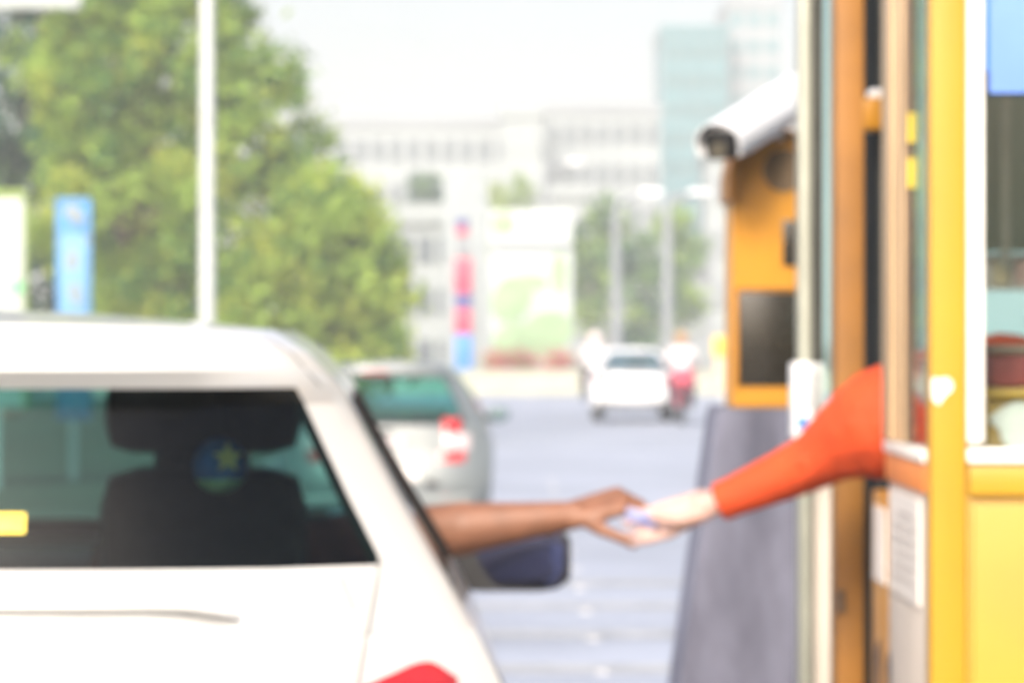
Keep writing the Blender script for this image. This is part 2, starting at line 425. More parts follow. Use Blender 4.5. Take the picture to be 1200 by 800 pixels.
# side mirrors
for sg in (-1, 1):
    y = 8.45 - YR
    mo = MB().ball((0, 0, 0), 1, 3, (.118, .07, .062))
    for v in mo.bm.verts:
        v.co.y = max(v.co.y, -.012); v.co.z = math.copysign(min(abs(v.co.z) * 1.35, .066), v.co.z); v.co.x = math.copysign(min(abs(v.co.x) * 1.15, .118), v.co.x)
        v.co.z -= .012 * (v.co.x * -sg) / .118 * 0
    mo.bm.transform(Matrix.Translation(SX(sg * .953, y, 1.257)))
    mo.cap(SX(sg * .74, y + .06, 1.26), SX(sg * .885, y + .04, 1.255), .03, .03)
    mir = mo.build('wing_mirror', M['dark_trim'], suv)
    mg = MB().ball((0, 0, 0), 1, 3, (.108, .006, .056))
    for v in mg.bm.verts:
        v.co.z = math.copysign(min(abs(v.co.z) * 1.35, .056), v.co.z); v.co.x = math.copysign(min(abs(v.co.x) * 1.15, .106), v.co.x)
    mg.bm.transform(Matrix.Translation(SX(sg * .953, y - .014, 1.257)) @ Matrix.Rotation(R(-6 * sg), 4, 'Z') @ Matrix.Rotation(R(3), 4, 'X'))
    mg.build('mirror_glass', M['mirror'], mir)
# window rubber along the open driver window and the roof gutter
for sg in (-1, 1):
    rb = MB(); pr = None
    for k in range(17):
        t = k / 16; z = lerp(1.315, 1.60, min(1, t)); yy = lerp(tab(SUV['cab_rear'], z) + SUV['R'], lerp(3.25, 2.35, (z - 1.28) / .426) - .22, .535)
        q = SX(sg * (sw(z) + .002), yy, z)
        if pr is not None: rb.cap(pr, q, .009, n=6)
        pr = q
    rb.build('pillar_rubber', M['dark_trim'], suv)
# seats
def seat(cx, y, parent, wid=.46, top=1.34):
    s = MB(); s.box((cx - wid / 2, y - .05, .62), (cx + wid / 2, y + .48, .80), .06); s.box((cx - wid / 2 * .92, y - .12, .70), (cx + wid / 2 * .92, y + .04, top), .07)
    return s.build('seat', M['interior'], parent)
def headrest(cx, y, z, parent, wid=.30, h=.17):
    s = MB(); s.box((cx - wid / 2, y - .08, z - h / 2), (cx + wid / 2, y + .03, z + h / 2), .05)
    s.cyl((cx - .06, y - .03, z - h / 2 - .12), (cx - .06, y - .03, z), .007); s.cyl((cx + .06, y - .03, z - h / 2 - .12), (cx + .06, y - .03, z), .007)
    return s.build('headrest', M['interior'], parent)
for sx in (-.36, .385):
    st = seat(CX + sx, 7.45, suv, .39, 1.47 if sx > 0 else 1.36)
    headrest(CX + sx, 7.42, 1.565 if sx > 0 else 1.47, st, .34, .14)
suv.location = (CX, YR + SUV['L'] / 2, 0)
b = MB(); b.box((CX - .66, 6.45, .60), (CX + .66, 6.95, .78), .05); b.box((CX - .66, 6.40, .66), (CX + .66, 6.55, 1.30), .06); b.build('rear_bench', M['interior'], suv)
sw_ = MB()
for k in range(24):
    a, c = k * math.pi / 12, (k + 1) * math.pi / 12
    f = lambda t: V((CX + .36 + .18 * math.cos(t), 8.08 - .07 * math.sin(t), 1.10 + .17 * math.sin(t)))
    sw_.cap(f(a), f(c), .014, n=8)
sw_.cap(f(0), f(math.pi), .016, n=8); sw_.cap((CX + .36, 8.08, 1.10), (CX + .36, 8.35, 1.02), .03)
sw_.build('steering_wheel', M['dark_trim'], suv)
# things in the car
patch(SX, srear, .07, .198, 1.425, 1.452, .004, 'window_sticker', M['tag_yellow'], suv, 10, 3, None, -.0015)
c = at(258, 545, 6.27)
toy = thing('plush_ball', 'small blue ball toy with a yellow star inside the rear window of the white car', 'toy', c)
bm = MB().ball(c, .041, 4)
bb = bm.build('ball', [M['toy_blue'], M['toy_pale']], toy)
for pl in bb.data.polygons: pl.material_index = 1 if (pl.center.z - c.z) < -.019 else 0
pts = []
for k in range(10):
    a = math.pi / 2 + k * math.pi / 5; r = .023 if k % 2 == 0 else .0105
    pts.append((c.x + .014 + r * math.cos(a), c.z + .012 + r * math.sin(a)))
MB().prism(pts, 'y', c.y - .0445, c.y - .034).build('star_patch', M['toy_star'], toy)
MB().cyl((c.x, c.y, c.z + .044), (c.x, c.y, 1.652), .0022, n=8).build('cord', M['interior'], toy)

YAW = R(1.8)
suv.rotation_euler.z = YAW; _o = SUV['L'] / 2; suv.location = (CX - math.sin(YAW) * _o, YR + math.cos(YAW) * _o, 0)

# ---- silver hatchback ahead
MPV = dict(L=4.0, R=.22, p=5.0, belt=.93,
    sec=[(.22, .80), (.4, .85), (.75, .86), (.93, .82), (1.0, .79), (1.2, .68), (1.36, .57), (1.42, .52), (1.455, .45), (1.6, .4)],
    rear=[(.28, .05), (.38, .0), (.62, .0), (.68, .05), (.93, .09)],
    cab_rear=[(.93, .09), (1.0, .12), (1.34, .36), (1.37, .30), (1.44, .31), (1.455, .33)],
    levels=[.93, .965, 1.05, 1.2, 1.34, 1.36, 1.40, 1.43, 1.455],
    ztop=[(0, .93), (2.85, .93), (3.3, .90), (3.75, .80), (4.0, .66)], yf_belt=3.15, yf_roof=2.1, crown=.03, rgw=.80,
    win=[(.10, .24), (.28, .54), (.57, .93)], gside=(.965, 1.34), grear=(.965, 1.34), gfront=(.965, 1.43),
    wheels=[.68, 3.2], wr=.29, glass=M['glass_mpv'])
mx = -1.02; my = 34.6
mpv, GX, gw, gyr = make_car('hatchback_car', 'silver hatchback with upright red and clear tail lamps driving ahead of the white car', 'car', mx, my, MPV, M['silver_paint'])
def grear(x, z):
    prof = MPV['rear'] if z < .93 else MPV['cab_rear']
    return tab(prof, z) + MPV['R'] * min(1, abs(x) / gw(z)) ** MPV['p']
for sg in (-1, 1):
    for (a, b_, z0, z1, mm, nm) in ((.455, .60, .90, 1.02, M['red_lens'], 'tail_lamp'), (.47, .68, .76, .895, M['clear_lens'], 'turn_lamp'), (.43, .64, .665, .755, M['red_lens'], 'tail_lamp')):
        patch(GX, grear, sg * a, sg * b_, z0, z1, .016, nm, mm, mpv, 6, 4)
    patch(GX, grear, sg * .44, sg * .60, .33, .40, .012, 'reflector', M['red_lens'], mpv, 4, 2)
    mo = MB().ball(GX(sg * .90, 2.55, 1.01), 1, 2, (.10, .06, .075)); mo.cap(GX(sg * .80, 2.6, .98), GX(sg * .86, 2.57, .99), .03)
    mr = mo.build('wing_mirror', M['silver_paint'], mpv)
    MB().ball(GX(sg * .90, 2.50, 1.01), 1, 2, (.082, .018, .06)).build('mirror_glass', mat('pale mirror glass', (.10, .16, .17), .3, 0), mr)
patch(GX, grear, -.2, .0, 1.380, 1.400, .012, 'brake_lamp', M['red_lens'], mpv, 6, 2)
patch(GX, grear, -.10, .14, .80, .86, .02, 'hatch_handle', M['clear_lens'], mpv, 6, 2)
patch(GX, grear, -.26, .26, .52, .64, .006, 'number_plate', M['paper'], mpv, 4, 2)
MB().box(GX(-.70, .0, .30), GX(.70, .06, .40), .02).build('bumper_trim', M['silver_paint'], mpv)
MB().box(GX(.32, -.012, .46), GX(.42, .03, .52), .01).build('tow_cover', M['dark_trim'], mpv)
seat(mx - .34, my + 1.75, mpv, .44, 1.0); seat(mx + .34, my + 1.75, mpv, .44, 1.0)

# ---- far white saloon
SED = dict(L=4.4, R=.25, p=4.0, belt=.93,
    sec=[(.22, .78), (.4, .84), (.75, .86), (.93, .80), (1.05, .73), (1.2, .64), (1.36, .52), (1.42, .46), (1.6, .4)],
    rear=[(.28, .06), (.38, .0), (.62, .0), (.68, .05), (.93, .12)],
    cab_rear=[(.93, .85), (1.36, 1.45), (1.42, 1.55)],
    levels=[.93, .97, 1.1, 1.25, 1.36, 1.39, 1.42],
    ztop=[(0, .95), (1.2, .98), (3.0, .93), (3.6, .88), (4.2, .76), (4.4, .64)], yf_belt=3.2, yf_roof=2.3, crown=.03, rgw=.86,
    win=[(.06, .18), (.22, .5), (.54, .93)], gside=(.97, 1.36), grear=(.97, 1.36), gfront=(.97, 1.39),
    wheels=[.85, 3.45], wr=.30, glass=glass('blue saloon glass', (.45, .55, .62), .25))
sx, sy = 2.38, 82.5
sed, EX, ew, eyr = make_car('saloon_car', 'white saloon car driving away between two motorbikes far down the road', 'car', sx, sy, SED, mat('bright white car paint', (.74, .75, .77), .3, 0, .02, 2))
def erear(x, z): return tab(SED['rear'], z) + SED['R'] * min(1, abs(x) / ew(z)) ** SED['p']
for sg in (-1, 1): patch(EX, erear, sg * .5, sg * .76, .72, .86, .01, 'tail_lamp', mat('faded red lens', (.60, .25, .25), .2), sed, 4, 3)
patch(EX, erear, -.25, .25, .55, .66, .01, 'number_plate', M['paper'], sed, 4, 2)
MB().box(EX(-.74, .01, .27), EX(.74, .08, .40), .02).build('bumper_trim', M['dark_trim'], sed)

# ------------------------------------------------------------------ people
def hand_prims(mb, wrist, d, back, thumb, curl, sc=1.0, spread=.10, thumb_dir=None):
    """palm and five fingers. d: wrist->knuckles, back: out of the back of the hand, thumb: to the thumb side; curl: three joint angles"""
    d, back = V(d).normalized(), V(back); back = (back - d * back.dot(d)).normalized()
    th = V(thumb); th = (th - d * th.dot(d) - back * th.dot(back)).normalized()
    pl = .088 * sc
    offs = [.031, .011, -.010, -.030]; lens = [.068, .076, .071, .055]; kd = [0, .004, .001, -.006]
    for i, (o, l) in enumerate(zip(offs, lens)):
        k = V(wrist) + d * (pl + kd[i] * sc) + th * o * sc + back * (.004 - abs(i - 1.2) * .002) * sc
        mb.cap(V(wrist) + th * o * .55 * sc, k, .0165 * sc, .0115 * sc, 10)
        dirv = (d + th * spread * (1.5 - i) * .5).normalized(); q = k; ang = 0
        for s_, c in enumerate(curl):
            ang += c * (1 + .08 * i)
            seg = l * (.48, .30, .24)[s_] * sc
            dv = (dirv * math.cos(ang) - back * math.sin(ang)).normalized()
            q2 = q + dv * seg
            mb.cap(q, q2, (.0092, .0083, .0074)[s_] * sc, (.0083, .0074, .0062)[s_] * sc, 10); q = q2
    b0 = V(wrist) + d * .022 * sc + th * .022 * sc - back * .004
    td = (thumb_dir and V(thumb_dir).normalized()) or (d * .75 + th * .55 - back * .35).normalized()
    b1 = b0 + (td * .7 + th * .35).normalized() * .040 * sc; b2 = b1 + td * .034 * sc; b3 = b2 + (td * .9 - back * .3 + d * .15).normalized() * .026 * sc
    mb.cap(b0, b1, .015 * sc, .012 * sc, 10); mb.cap(b1, b2, .0108 * sc, .0095 * sc, 10); mb.cap(b2, b3, .0095 * sc, .0075 * sc, 10)

def head_prims(mb, c, fwd, up=(0, 0, 1)):
    f = V(fwd).normalized(); u = V(up); s = f.cross(u).normalized(); rot = Matrix((s, f, u)).transposed()
    def w_(a, b_, c_): return V(c) + s * a + f * b_ + u * c_
    mb.ball(w_(0, -.012, .03), 1, 3, (.076, .095, .085), rot); mb.ball(w_(0, .02, -.045), 1, 3, (.058, .068, .068), rot)
    mb.ball(w_(0, .062, -.088), .024, 2)                                  # chin
    mb.cap(w_(0, .086, .012), w_(0, .106, -.030), .009, .014)             # nose
    mb.cap(w_(-.02, .082, -.060), w_(.02, .082, -.060), .009)             # lips
    mb.cap(w_(-.045, .074, .028), w_(.045, .074, .028), .012)             # brow
    for a in (-1, 1):
        mb.ball(w_(a * .079, -.008, -.008), 1, 2, (.010, .020, .032), rot)
        mb.ball(w_(a * .04, .064, -.02), .022, 2)
def face_bits(o, c, fwd, up=(0, 0, 1)):
    f = V(fwd).normalized(); u = V(up); s = f.cross(u).normalized()
    for a in (-1, 1): MB().ball(V(c) + s * a * .032 + f * .083 + u * .005, .0105, 2).build('eye', M['eye'], o)
def hair_mesh(o, c, fwd, up=(0, 0, 1)):
    f = V(fwd).normalized(); u = V(up); s = f.cross(u).normalized(); rot = Matrix((s, f, u)).transposed()
    mb = MB().ball(V(c) - f * .022 + u * .040, 1, 3, (.083, .095, .084), rot); mb.ball(V(c) - f * .055 - u * .015, 1, 3, (.072, .055, .07), rot)
    return remesh(mb, 'hair', M['hair'], .008, o)

# --- driver in the white car
DY = 7.72
def dz(px, py, d=DY): return at(px, py, d)
wr_ = dz(668, 604); el = V((-.185, 7.80, 1.335)); sh = V((-.415, 7.60, 1.30))
b = MB()
b.cap(sh, el, .050, .048); b.cap(el, lerp(el, wr_, .35), .050, .050); b.cap(lerp(el, wr_, .35), lerp(el, wr_, .7), .048, .036); b.cap(lerp(el, wr_, .7), wr_, .036, .027)
b.cap(lerp(el, wr_, .9) + V((0, -.008, 0)), wr_ + V((.01, -.01, .002)), .024, .024); b.cap(lerp(el, wr_, .9) + V((0, .010, 0)), wr_ + V((.01, .012, .002)), .024, .024)
hand_prims(b, wr_ + V((.004, 0, .002)), (.93, -.06, .26), (-.25, -.45, .85), (.1, -.9, -.35), (.62, .42, .22), 1.08)
hp = V((-.55, 7.60, .82))
b.ball(hp, 1, 3, (.17, .13, .12)); b.cap(hp + V((0, 0, .05)), V((-.55, 7.60, 1.12)), .135, .15); b.cap(V((-.62, 7.60, 1.23)), V((-.48, 7.60, 1.23)), .105, .105)
b.cap(V((-.69, 7.61, 1.285)), sh, .06, .06); hd = V((-.55, 7.625, 1.485)); b.cap(V((-.55, 7.6, 1.29)), hd + V((0, 0, -.06)), .055, .052)
head_prims(b, hd, (.35, 1, 0))
for sg in (-1, 1):
    k = hp + V((sg * .13, .47, .06)); a = V((k.x, k.y + .16, .50)); b.cap(hp + V((sg * .09, .03, 0)), k, .08, .058); b.cap(k, a, .055, .038); b.cap(a, a + V((0, .16, -.02)), .036, .03)
e2 = V((-.76, 7.82, 1.10)); w2 = V((-.60, 8.02, 1.16)); b.cap(V((-.69, 7.61, 1.285)), e2, .048, .04); b.cap(e2, w2, .042, .027)
hand_prims(b, w2, (.55, .45, .35), (-.2, -.5, .8), (.7, -.1, .3), (.8, .7, .5))
driver = remesh(b, 'person', M['skin_brown'], .0042, None, 3)
tag(driver, 'driver in the white car reaching a bare brown arm out of its window', 'person')
face_bits(driver, hd, (.35, 1, 0)); hair_mesh(driver, hd, (.35, 1, 0))
t = MB(); t.cap(hp + V((0, 0, .02)), V((-.55, 7.60, 1.12)), .148, .163); t.cap(V((-.62, 7.60, 1.225)), V((-.48, 7.60, 1.225)), .117, .117)
t.cap(V((-.69, 7.61, 1.285)), sh, .069, .069); t.cap(sh, lerp(sh, el, .55), .062, .062); t.cap(V((-.69, 7.61, 1.285)), lerp(V((-.69, 7.61, 1.285)), e2, .55), .062, .060)
remesh(t, 'shirt', M['red_cloth'], .009, driver)
t = MB(); t.ball(hp, 1, 3, (.182, .145, .13))
for sg in (-1, 1):
    k = hp + V((sg * .13, .47, .06)); a = V((k.x, k.y + .16, .50)); t.cap(hp + V((sg * .09, .03, 0)), k, .092, .07); t.cap(k, lerp(k, a, .9), .067, .055)
remesh(t, 'trousers', M['dark_cloth'], .01, driver)

# --- attendant in the booth
AY = 7.68
w1 = at(829, 590, AY); e1 = at(985, 528, 7.60); s1 = V((.865, 7.57, 1.615))
ac = V((1.08, 7.38, 1.45))
def sl(px, py, d): return at(px, py, d)
arm = [(sl(841, 589, 7.68), .0335), (sl(870, 577, 7.672), .0385), (sl(915, 558, 7.655), .0455), (sl(955, 539, 7.64), .053), (sl(980, 522, 7.62), .066), (sl(1005, 508, 7.60), .082), (sl(1030, 497, 7.585), .099), (V((.74, 7.57, 1.575)), .100), (s1 + V((0, 0, 0)), .09), (ac + V((-.10, .13, .14)), .09)]
b = MB()
for (p0, r0), (p1, r1) in zip(arm[:-1], arm[1:-1]): b.cap(p0, p1, min(r0 * .72, .05), min(r1 * .72, .052))
b.cap(arm[0][0], w1, .024, .0235)
b.cap(arm[0][0] + V((0, -.006, 0)), w1 + V((-.01, -.008, -.001)), .020, .020); b.cap(arm[0][0] + V((0, .008, 0)), w1 + V((-.01, .010, -.001)), .020, .020)
hand_prims(b, w1 + V((-.004, 0, 0)), (-.90, .02, -.36), (.20, .70, -.55), (-.1, -.75, .60), (.16, .22, .16), .96, .10, (-.9, -.25, .10))
ap = V((1.12, 7.36, 1.12)); ac = V((1.08, 7.38, 1.45))
b.ball(ap, 1, 3, (.14, .18, .13)); b.cap(ap + V((0, 0, .06)), ac, .13, .15); b.cap(ac + V((0, -.10, .08)), ac + V((-.06, .10, .09)), .10, .10)
s2 = V((1.07, 7.18, 1.60)); b.cap(s2, ac + V((-.10, .13, .14)), .062, .066); b.cap(ac + V((-.10, .13, .14)), s1, .066, .055)
ah = V((1.075, 7.42, 1.84)); b.cap(V((1.05, 7.40, 1.60)), ah + V((.02, 0, -.07)), .055, .052); head_prims(b, ah, (-1, .1, -.05))
for sg in (-1, 1):
    k = ap + V((-.42, sg * .11, .02)); f_ = V((k.x + .02, k.y, .60)); b.cap(ap + V((-.02, sg * .09, 0)), k, .08, .056); b.cap(k, f_, .054, .036); b.cap(f_, f_ + V((-.14, 0, -.02)), .036, .03)
e2 = V((.98, 7.10, 1.36)); w2 = V((.80, 7.24, 1.24)); b.cap(s2, e2, .046, .040); b.cap(e2, w2, .04, .025)
hand_prims(b, w2, (-.7, .5, -.3), (-.2, -.2, .9), (.2, .9, .1), (.3, .3, .2), .95)
guard = remesh(b, 'person', M['skin_light'], .0042, None, 3)
tag(guard, 'toll attendant in an orange uniform reaching one arm out of the yellow booth', 'person')
face_bits(guard, ah, (-1, .1, -.05)); hair_mesh(guard, ah, (-1, .1, -.05))
t = MB(); t.cap(ap + V((0, 0, .04)), ac, .145, .165); t.cap(ac + V((0, -.10, .08)), ac + V((-.06, .10, .09)), .113, .113); t.cap(s2, ac + V((-.10, .13, .14)), .078, .085)
for (p0, r0), (p1, r1) in zip(arm, arm[1:]):
    t.cyl(p0, p1, r0, r1, 20)
    if p0 is not arm[0][0]: t.ball(p0, r0, 2)
for k, (px, py, dx, dy, rr) in enumerate(((962, 522, 8, 28, .011), (976, 508, 10, 34, .0125), (940, 540, 7, 20, .009), (1006, 478, 12, 44, .0165))):
    dd = {962: 7.578, 976: 7.562, 940: 7.590, 1006: 7.517}[px]; p0 = sl(px, py, dd); p1 = sl(px + dx, py + dy, dd + .006); t.cap(p0, p1, rr, rr * .8, 8)
t.cap(s2, e2, .062, .058); t.cap(e2, lerp(e2, w2, .85), .058, .045)
dcu = (arm[1][0] - arm[0][0]).normalized(); t.cyl(arm[0][0], arm[0][0] + dcu * .022, .0365, .0370, 20)
for k in range(5):
    pc = lerp(arm[2][0], arm[4][0], k / 4); t.cyl(pc - dcu * .006 + V((0, 0, .004)), pc + V((.004, 0, -.004)) + dcu * .006, lerp(arm[2][1], arm[4][1], k / 4) + .0035, lerp(arm[2][1], arm[4][1], k / 4) - .002, 18)
remesh(t, 'uniform_shirt', M['orange_cloth'], .006, guard, 3)
t = MB(); t.ball(ap, 1, 3, (.152, .192, .14))
for sg in (-1, 1):
    k = ap + V((-.42, sg * .11, .02)); f_ = V((k.x + .02, k.y, .60)); t.cap(ap + V((-.02, sg * .09, 0)), k, .092, .068); t.cap(k, lerp(k, f_, .92), .066, .055)
remesh(t, 'trousers', M['dark_cloth'], .01, guard)
stool = thing('stool', 'dark padded stool under the toll attendant inside the booth', 'stool', (1.14, 7.36, .5))
MB().cyl((1.14, 7.36, .92), (1.14, 7.36, .99), .19, n=28).build('seat', M['dark_trim'], stool); MB().cyl((1.14, 7.36, .52), (1.14, 7.36, .92), .03).cyl((1.14, 7.36, .502), (1.14, 7.36, .53), .2, .17, 24).build('pedestal', M['steel'], stool)
# ticket between the hands
c = at(752, 606, 7.66)
tk = MB().box((-.030, -.0012, -.014), (.030, .0012, .014)); tk.bm.transform(Matrix.Translation(c) @ Matrix.Rotation(R(-20), 4, 'Z') @ Matrix.Rotation(R(14), 4, 'Y') @ Matrix.Rotation(R(28), 4, 'X'))
tag(tk.build('toll_ticket', M['ticket']), 'small blue and white ticket passed between the two hands', 'ticket')

# ------------------------------------------------------------------ toll booth
X0, Y0, X1, Y1, ZF, ZT = .637, 6.50, 2.30, 9.20, .50, 2.85
booth = thing('toll_booth', 'yellow toll booth with white trimmed windows standing on the island', 'toll booth', ((X0 + X1) / 2, (Y0 + Y1) / 2, .15))
def part(name, m, *boxes, bev=.004, par=None, label=None):
    mb = MB()
    for a, b_ in boxes: mb.box(a, b_, bev)
    o = mb.build(name, m, par or booth)
    if label: o['label'] = label
    return o
part('base', M['yellow'], ((X0 + .002, Y0 + .01, .152), (X1, Y1, ZF)))
part('roof', M['yellow'], ((X0 - .06, Y0 - .12, ZT), (X1 + .1, Y1 + .12, ZT + .14)), bev=.02)
# near corner post with fillet, front panel with pressed seams
part('corner_post', M['yellow'], ((X0, Y0, ZF), (X0 + .056, Y0 + .07, ZT)), bev=.008)
part('corner_post', M['yellow'], ((X1 - .06, Y0, ZF), (X1, Y0 + .07, ZT)), bev=.008)
part('corner_post', M['yellow'], ((X1 - .06, Y1 - .07, ZF), (X1, Y1, ZT)), bev=.008)
fp = part('front_panel', M['yellow'], ((X0 + .056, Y0 + .012, ZF), (X1 - .06, Y0 + .05, 1.505)), ((X0 + .059, Y0 - .004, 1.455), (X1 - .063, Y0 + .012, 1.502)), ((X0 + .066, Y0 + .004, ZF + .03), (X1 - .07, Y0 + .012, 1.442)), bev=.004)
MB().box((.913, 6.496, 1.162), (.935, 6.503, 1.182), .002).build('lock_plate', M['grey_alu'], fp)
# front window
wx0, wx1, wz0, wz1 = X0 + .056, X1 - .06, 1.505, 2.75
fw = part('front_window_frame', M['white_trim'], ((wx0, Y0 - .006, wz0 + .03), (wx0 + .026, Y0 + .05, wz1)), ((wx1 - .03, Y0 - .006, wz0 + .03), (wx1, Y0 + .05, wz1)), ((wx0, Y0 - .012, wz0), (wx1, Y0 + .05, wz0 + .022)), ((wx0, Y0 - .006, wz1), (wx1, Y0 + .05, wz1 + .04)), bev=.004)
MB().box((wx0 + .024, Y0 + .02, wz0 + .02), (wx1 - .028, Y0 + .026, wz1)).build('pane', M['glass_booth'], fw)
part('lintel', M['yellow'], ((X0 + .056, Y0 + .005, wz1 + .041), (X1 - .06, Y0 + .06, ZT)))
# lane side, near bay: wall panel, orange band, sill, sash
yb0, yb1 = Y0 + .07, 7.26
wp = part('side_panel', M['booth_white'], ((X0 + .004, yb0, ZF), (X0 + .04, yb1, 1.452)), label='off white lower side panel with a paper notice')
part('side_band', M['orange'], ((X0 - .002, yb0 + .002, 1.454), (X0 + .042, yb1 + .002, 1.500)))
part('side_sill', M['white_trim'], ((X0 - .006, yb0 + .002, 1.502), (X0 + .12, yb1, 1.522)), bev=.004)
nt_ = part('paper_notice', M['paper'], ((X0 - .0005, 6.68, 1.275), (X0 + .0035, 7.2, 1.44)), par=wp, bev=0)
pr = MB()
for k in range(6): pr.box((X0 - .0022, 6.74, 1.300 + k * .021), (X0 - .0010, 7.14 - (k * 37 % 11) * .01, 1.309 + k * .021))
pr.build('print_lines', M['print_'], nt_)
part('window_post', M['tan'], ((X0 - .008, 7.10, 1.524), (X0 + .030, 7.26, ZT)), bev=.004)
part('window_post', M['tan'], ((X0 - .002, 6.955, 1.524), (X0 + .017, 7.04, ZT)), bev=.004)
part('sash_track', M['brown'], ((X0 + .004, 6.90, 1.524), (X0 + .015, 6.953, ZT)))
for z0, z1 in ((2.01, 2.058), (1.937, 1.985)): part('track_sticker', mat('yellow sticker', (.75, .55, .04), .6), ((X0 + .003, 6.893, z0), (X0 + .016, 6.8985, z1)), bev=0)
part('side_glass', M['glass_booth'], ((X0 + .008, Y0 + .072, 1.524), (X0 + .013, 6.895, ZT)), bev=0)
# opening bay
yo0, yo1 = 7.262, 7.95
ow = part('hatch_panel', M['amber'], ((X0 + .006, yo0, ZF), (X0 + .04, 7.62, 1.425)))
part('paper_notice', M['paper'], ((X0 + .002, 7.33, 1.27), (X0 + .0055, 7.55, 1.40)), par=ow, bev=0)
part('hatch_gap', M['charcoal'], ((X0 + .02, 7.622, ZF), (X0 + .04, 7.95, 1.42)))
part('door_post', M['amber_dark'], ((.6035, 7.95, .16), (.656, 8.09, ZT)), bev=.005)
MB().cyl((.612, 7.945, 1.185), (.612, 7.945, 1.225), .008, n=10).build('hinge', M['brown'], booth)
part('lane_lintel', M['yellow'], ((X0 + .01, Y0 + .072, 2.70), (X0 + .045, 9.05, ZT - .002)))
# far door bay and end wall
part('end_post', M['grey_alu'], ((.612, 9.06, .16), (.637, Y1, ZT)), bev=.004)
part('end_gasket', M['gasket'], ((.639, 9.08, 1.52), (.664, Y1 - .01, ZT)))
part('end_panel', M['booth_white'], ((.640, 9.09, ZF), (.93, 9.14, 1.52)))
part('end_panel', M['yellow'], ((.93, 9.09, ZF), (X1 - .06, 9.14, 1.56)))
part('end_window', M['glass_end'], ((.666, 9.11, 1.52), (X1 - .06, 9.118, 2.70)), bev=0)
part('end_rail', M['white_trim'], ((.95, 9.08, 1.795), (X1 - .06, 9.14, 1.872)))
part('end_rail', M['white_trim'], ((.666, 9.08, 2.70), (X1 - .06, 9.14, ZT)))
part('outer_panel', M['yellow'], ((X1 - .05, Y0 + .07, ZF), (X1 - .01, Y1 - .07, 1.50)))
part('outer_window', M['glass_booth'], ((X1 - .035, Y0 + .07, 1.50), (X1 - .029, Y1 - .07, ZT)), bev=0)
part('blind', M['blind'], ((.985, 9.03, 1.875), (2.1, 9.045, 2.68)), bev=0)
part('blind_edge', M['blind_light'], ((1.035, 9.02, 1.84), (1.053, 9.029, 2.68)), ((1.16, 9.02, 1.84), (1.175, 9.029, 2.68)), bev=0)
# inside
cab = thing('equipment_cabinet', 'tall charcoal cabinet inside the booth behind the open side window', 'cabinet', (.79, 8.75, ZF))
MB().box((.735, 8.62, ZF + .001), (.818, 8.98, 2.66), .006).build('carcass', M['charcoal'], cab); MB().box((.742, 8.612, .6), (.748, 8.618, 2.6)).box((.805, 8.612, .6), (.811, 8.618, 2.6)).build('door_trim', M['gasket'], cab)
ob = thing('indicator_box', 'small orange box with a pale cap fixed high on the charcoal cabinet', 'box', (.708, 8.58, 2.14))
MB().box((.700, 8.50, 2.108), (.752, 8.61, 2.172), .006).build('housing', M['amber'], ob); MB().box((.715, 8.52, 2.173), (.752, 8.60, 2.19), .005).build('cap', M['cctv'], ob)
ct = thing('counter_unit', 'yellow counter unit with a torn white sticker behind the front window', 'counter', (1.3, 6.9, ZF))
MB().box((.742, 6.66, ZF + .001), (1.9, 6.98, 1.600), .006).build('cupboard', M['yellow'], ct)
MB().box((.735, 6.64, 1.601), (1.92, 7.0, 1.616), .004).build('worktop', M['yellow'], ct)
pts = [(.752 + .062 + .064 * math.cos(a) * (1 + .13 * math.sin(5 * a)), 1.560 + .036 * math.sin(a) * (1 + .2 * math.sin(3 * a + 1))) for a in [k * math.pi / 14 for k in range(28)]]
MB().prism(pts, 'y', 6.654, 6.659).build('torn_sticker', M['sticker'], ct)
bag = thing('folded_bag', 'dark red folded cloth bag with a dark top lying on the yellow counter', 'bag', (.84, 6.80, 1.616))
m_ = MB().box((.748, 6.68, 1.617), (.96, 6.90, 1.668), .014); m_.build('bag_body', M['maroon'], bag); MB().box((.750, 6.685, 1.669), (.955, 6.895, 1.684), .007).build('flap', M['brown'], bag)
for k, (x0, z0, w_, h_, m_) in enumerate(((1.022, 1.805, .035, .05, 'cream'), (1.072, 1.81, .028, .05, 'pink'), (1.12, 1.80, .04, .06, 'cream'))):
    part('paper_note', mat('pink note', (.72, .50, .44), .8) if m_ == 'pink' else mat('cream note', (.70, .62, .40), .8), ((x0, 9.075, z0), (x0 + w_, 9.0785, z0 + h_)), bev=0)
# cup and carton seen through the side glass
j = thing('water_bottle', 'white and blue bottle standing on the inner shelf by the side window', 'bottle', (.695, 7.18, 1.522))
MB().cyl((.70, 7.20, 1.523), (.70, 7.20, 1.61), .024, n=20).cyl((.70, 7.20, 1.61), (.70, 7.20, 1.635), .024, .011, 20).build('bottle_body', M['cctv'], j); MB().cyl((.70, 7.20, 1.55), (.70, 7.20, 1.585), .0248, n=20).build('wrapper', M['blue'], j); MB().cyl((.70, 7.20, 1.635), (.70, 7.20, 1.655), .012, n=14).build('cap', M['cctv'], j)
j = thing('red_cup', 'small red cup on the inner shelf by the side window', 'cup', (.705, 7.10, 1.522))
MB().cyl((.695, 7.08, 1.523), (.695, 7.08, 1.578), .018, .022, 20).build('cup_body', M['red'], j); MB().cyl((.695, 7.08, 1.578), (.695, 7.08, 1.582), .023, n=20).build('rim', M['red'], j)
part('inner_shelf', M['booth_white'], ((X0 + .122, 7.0, 1.500), (X0 + .14, 7.25, 1.521)))
part('booth_floor', M['gasket'], ((X0 + .05, Y0 + .06, ZF), (X1 - .06, 9.08, ZF + .0012)), bev=0)
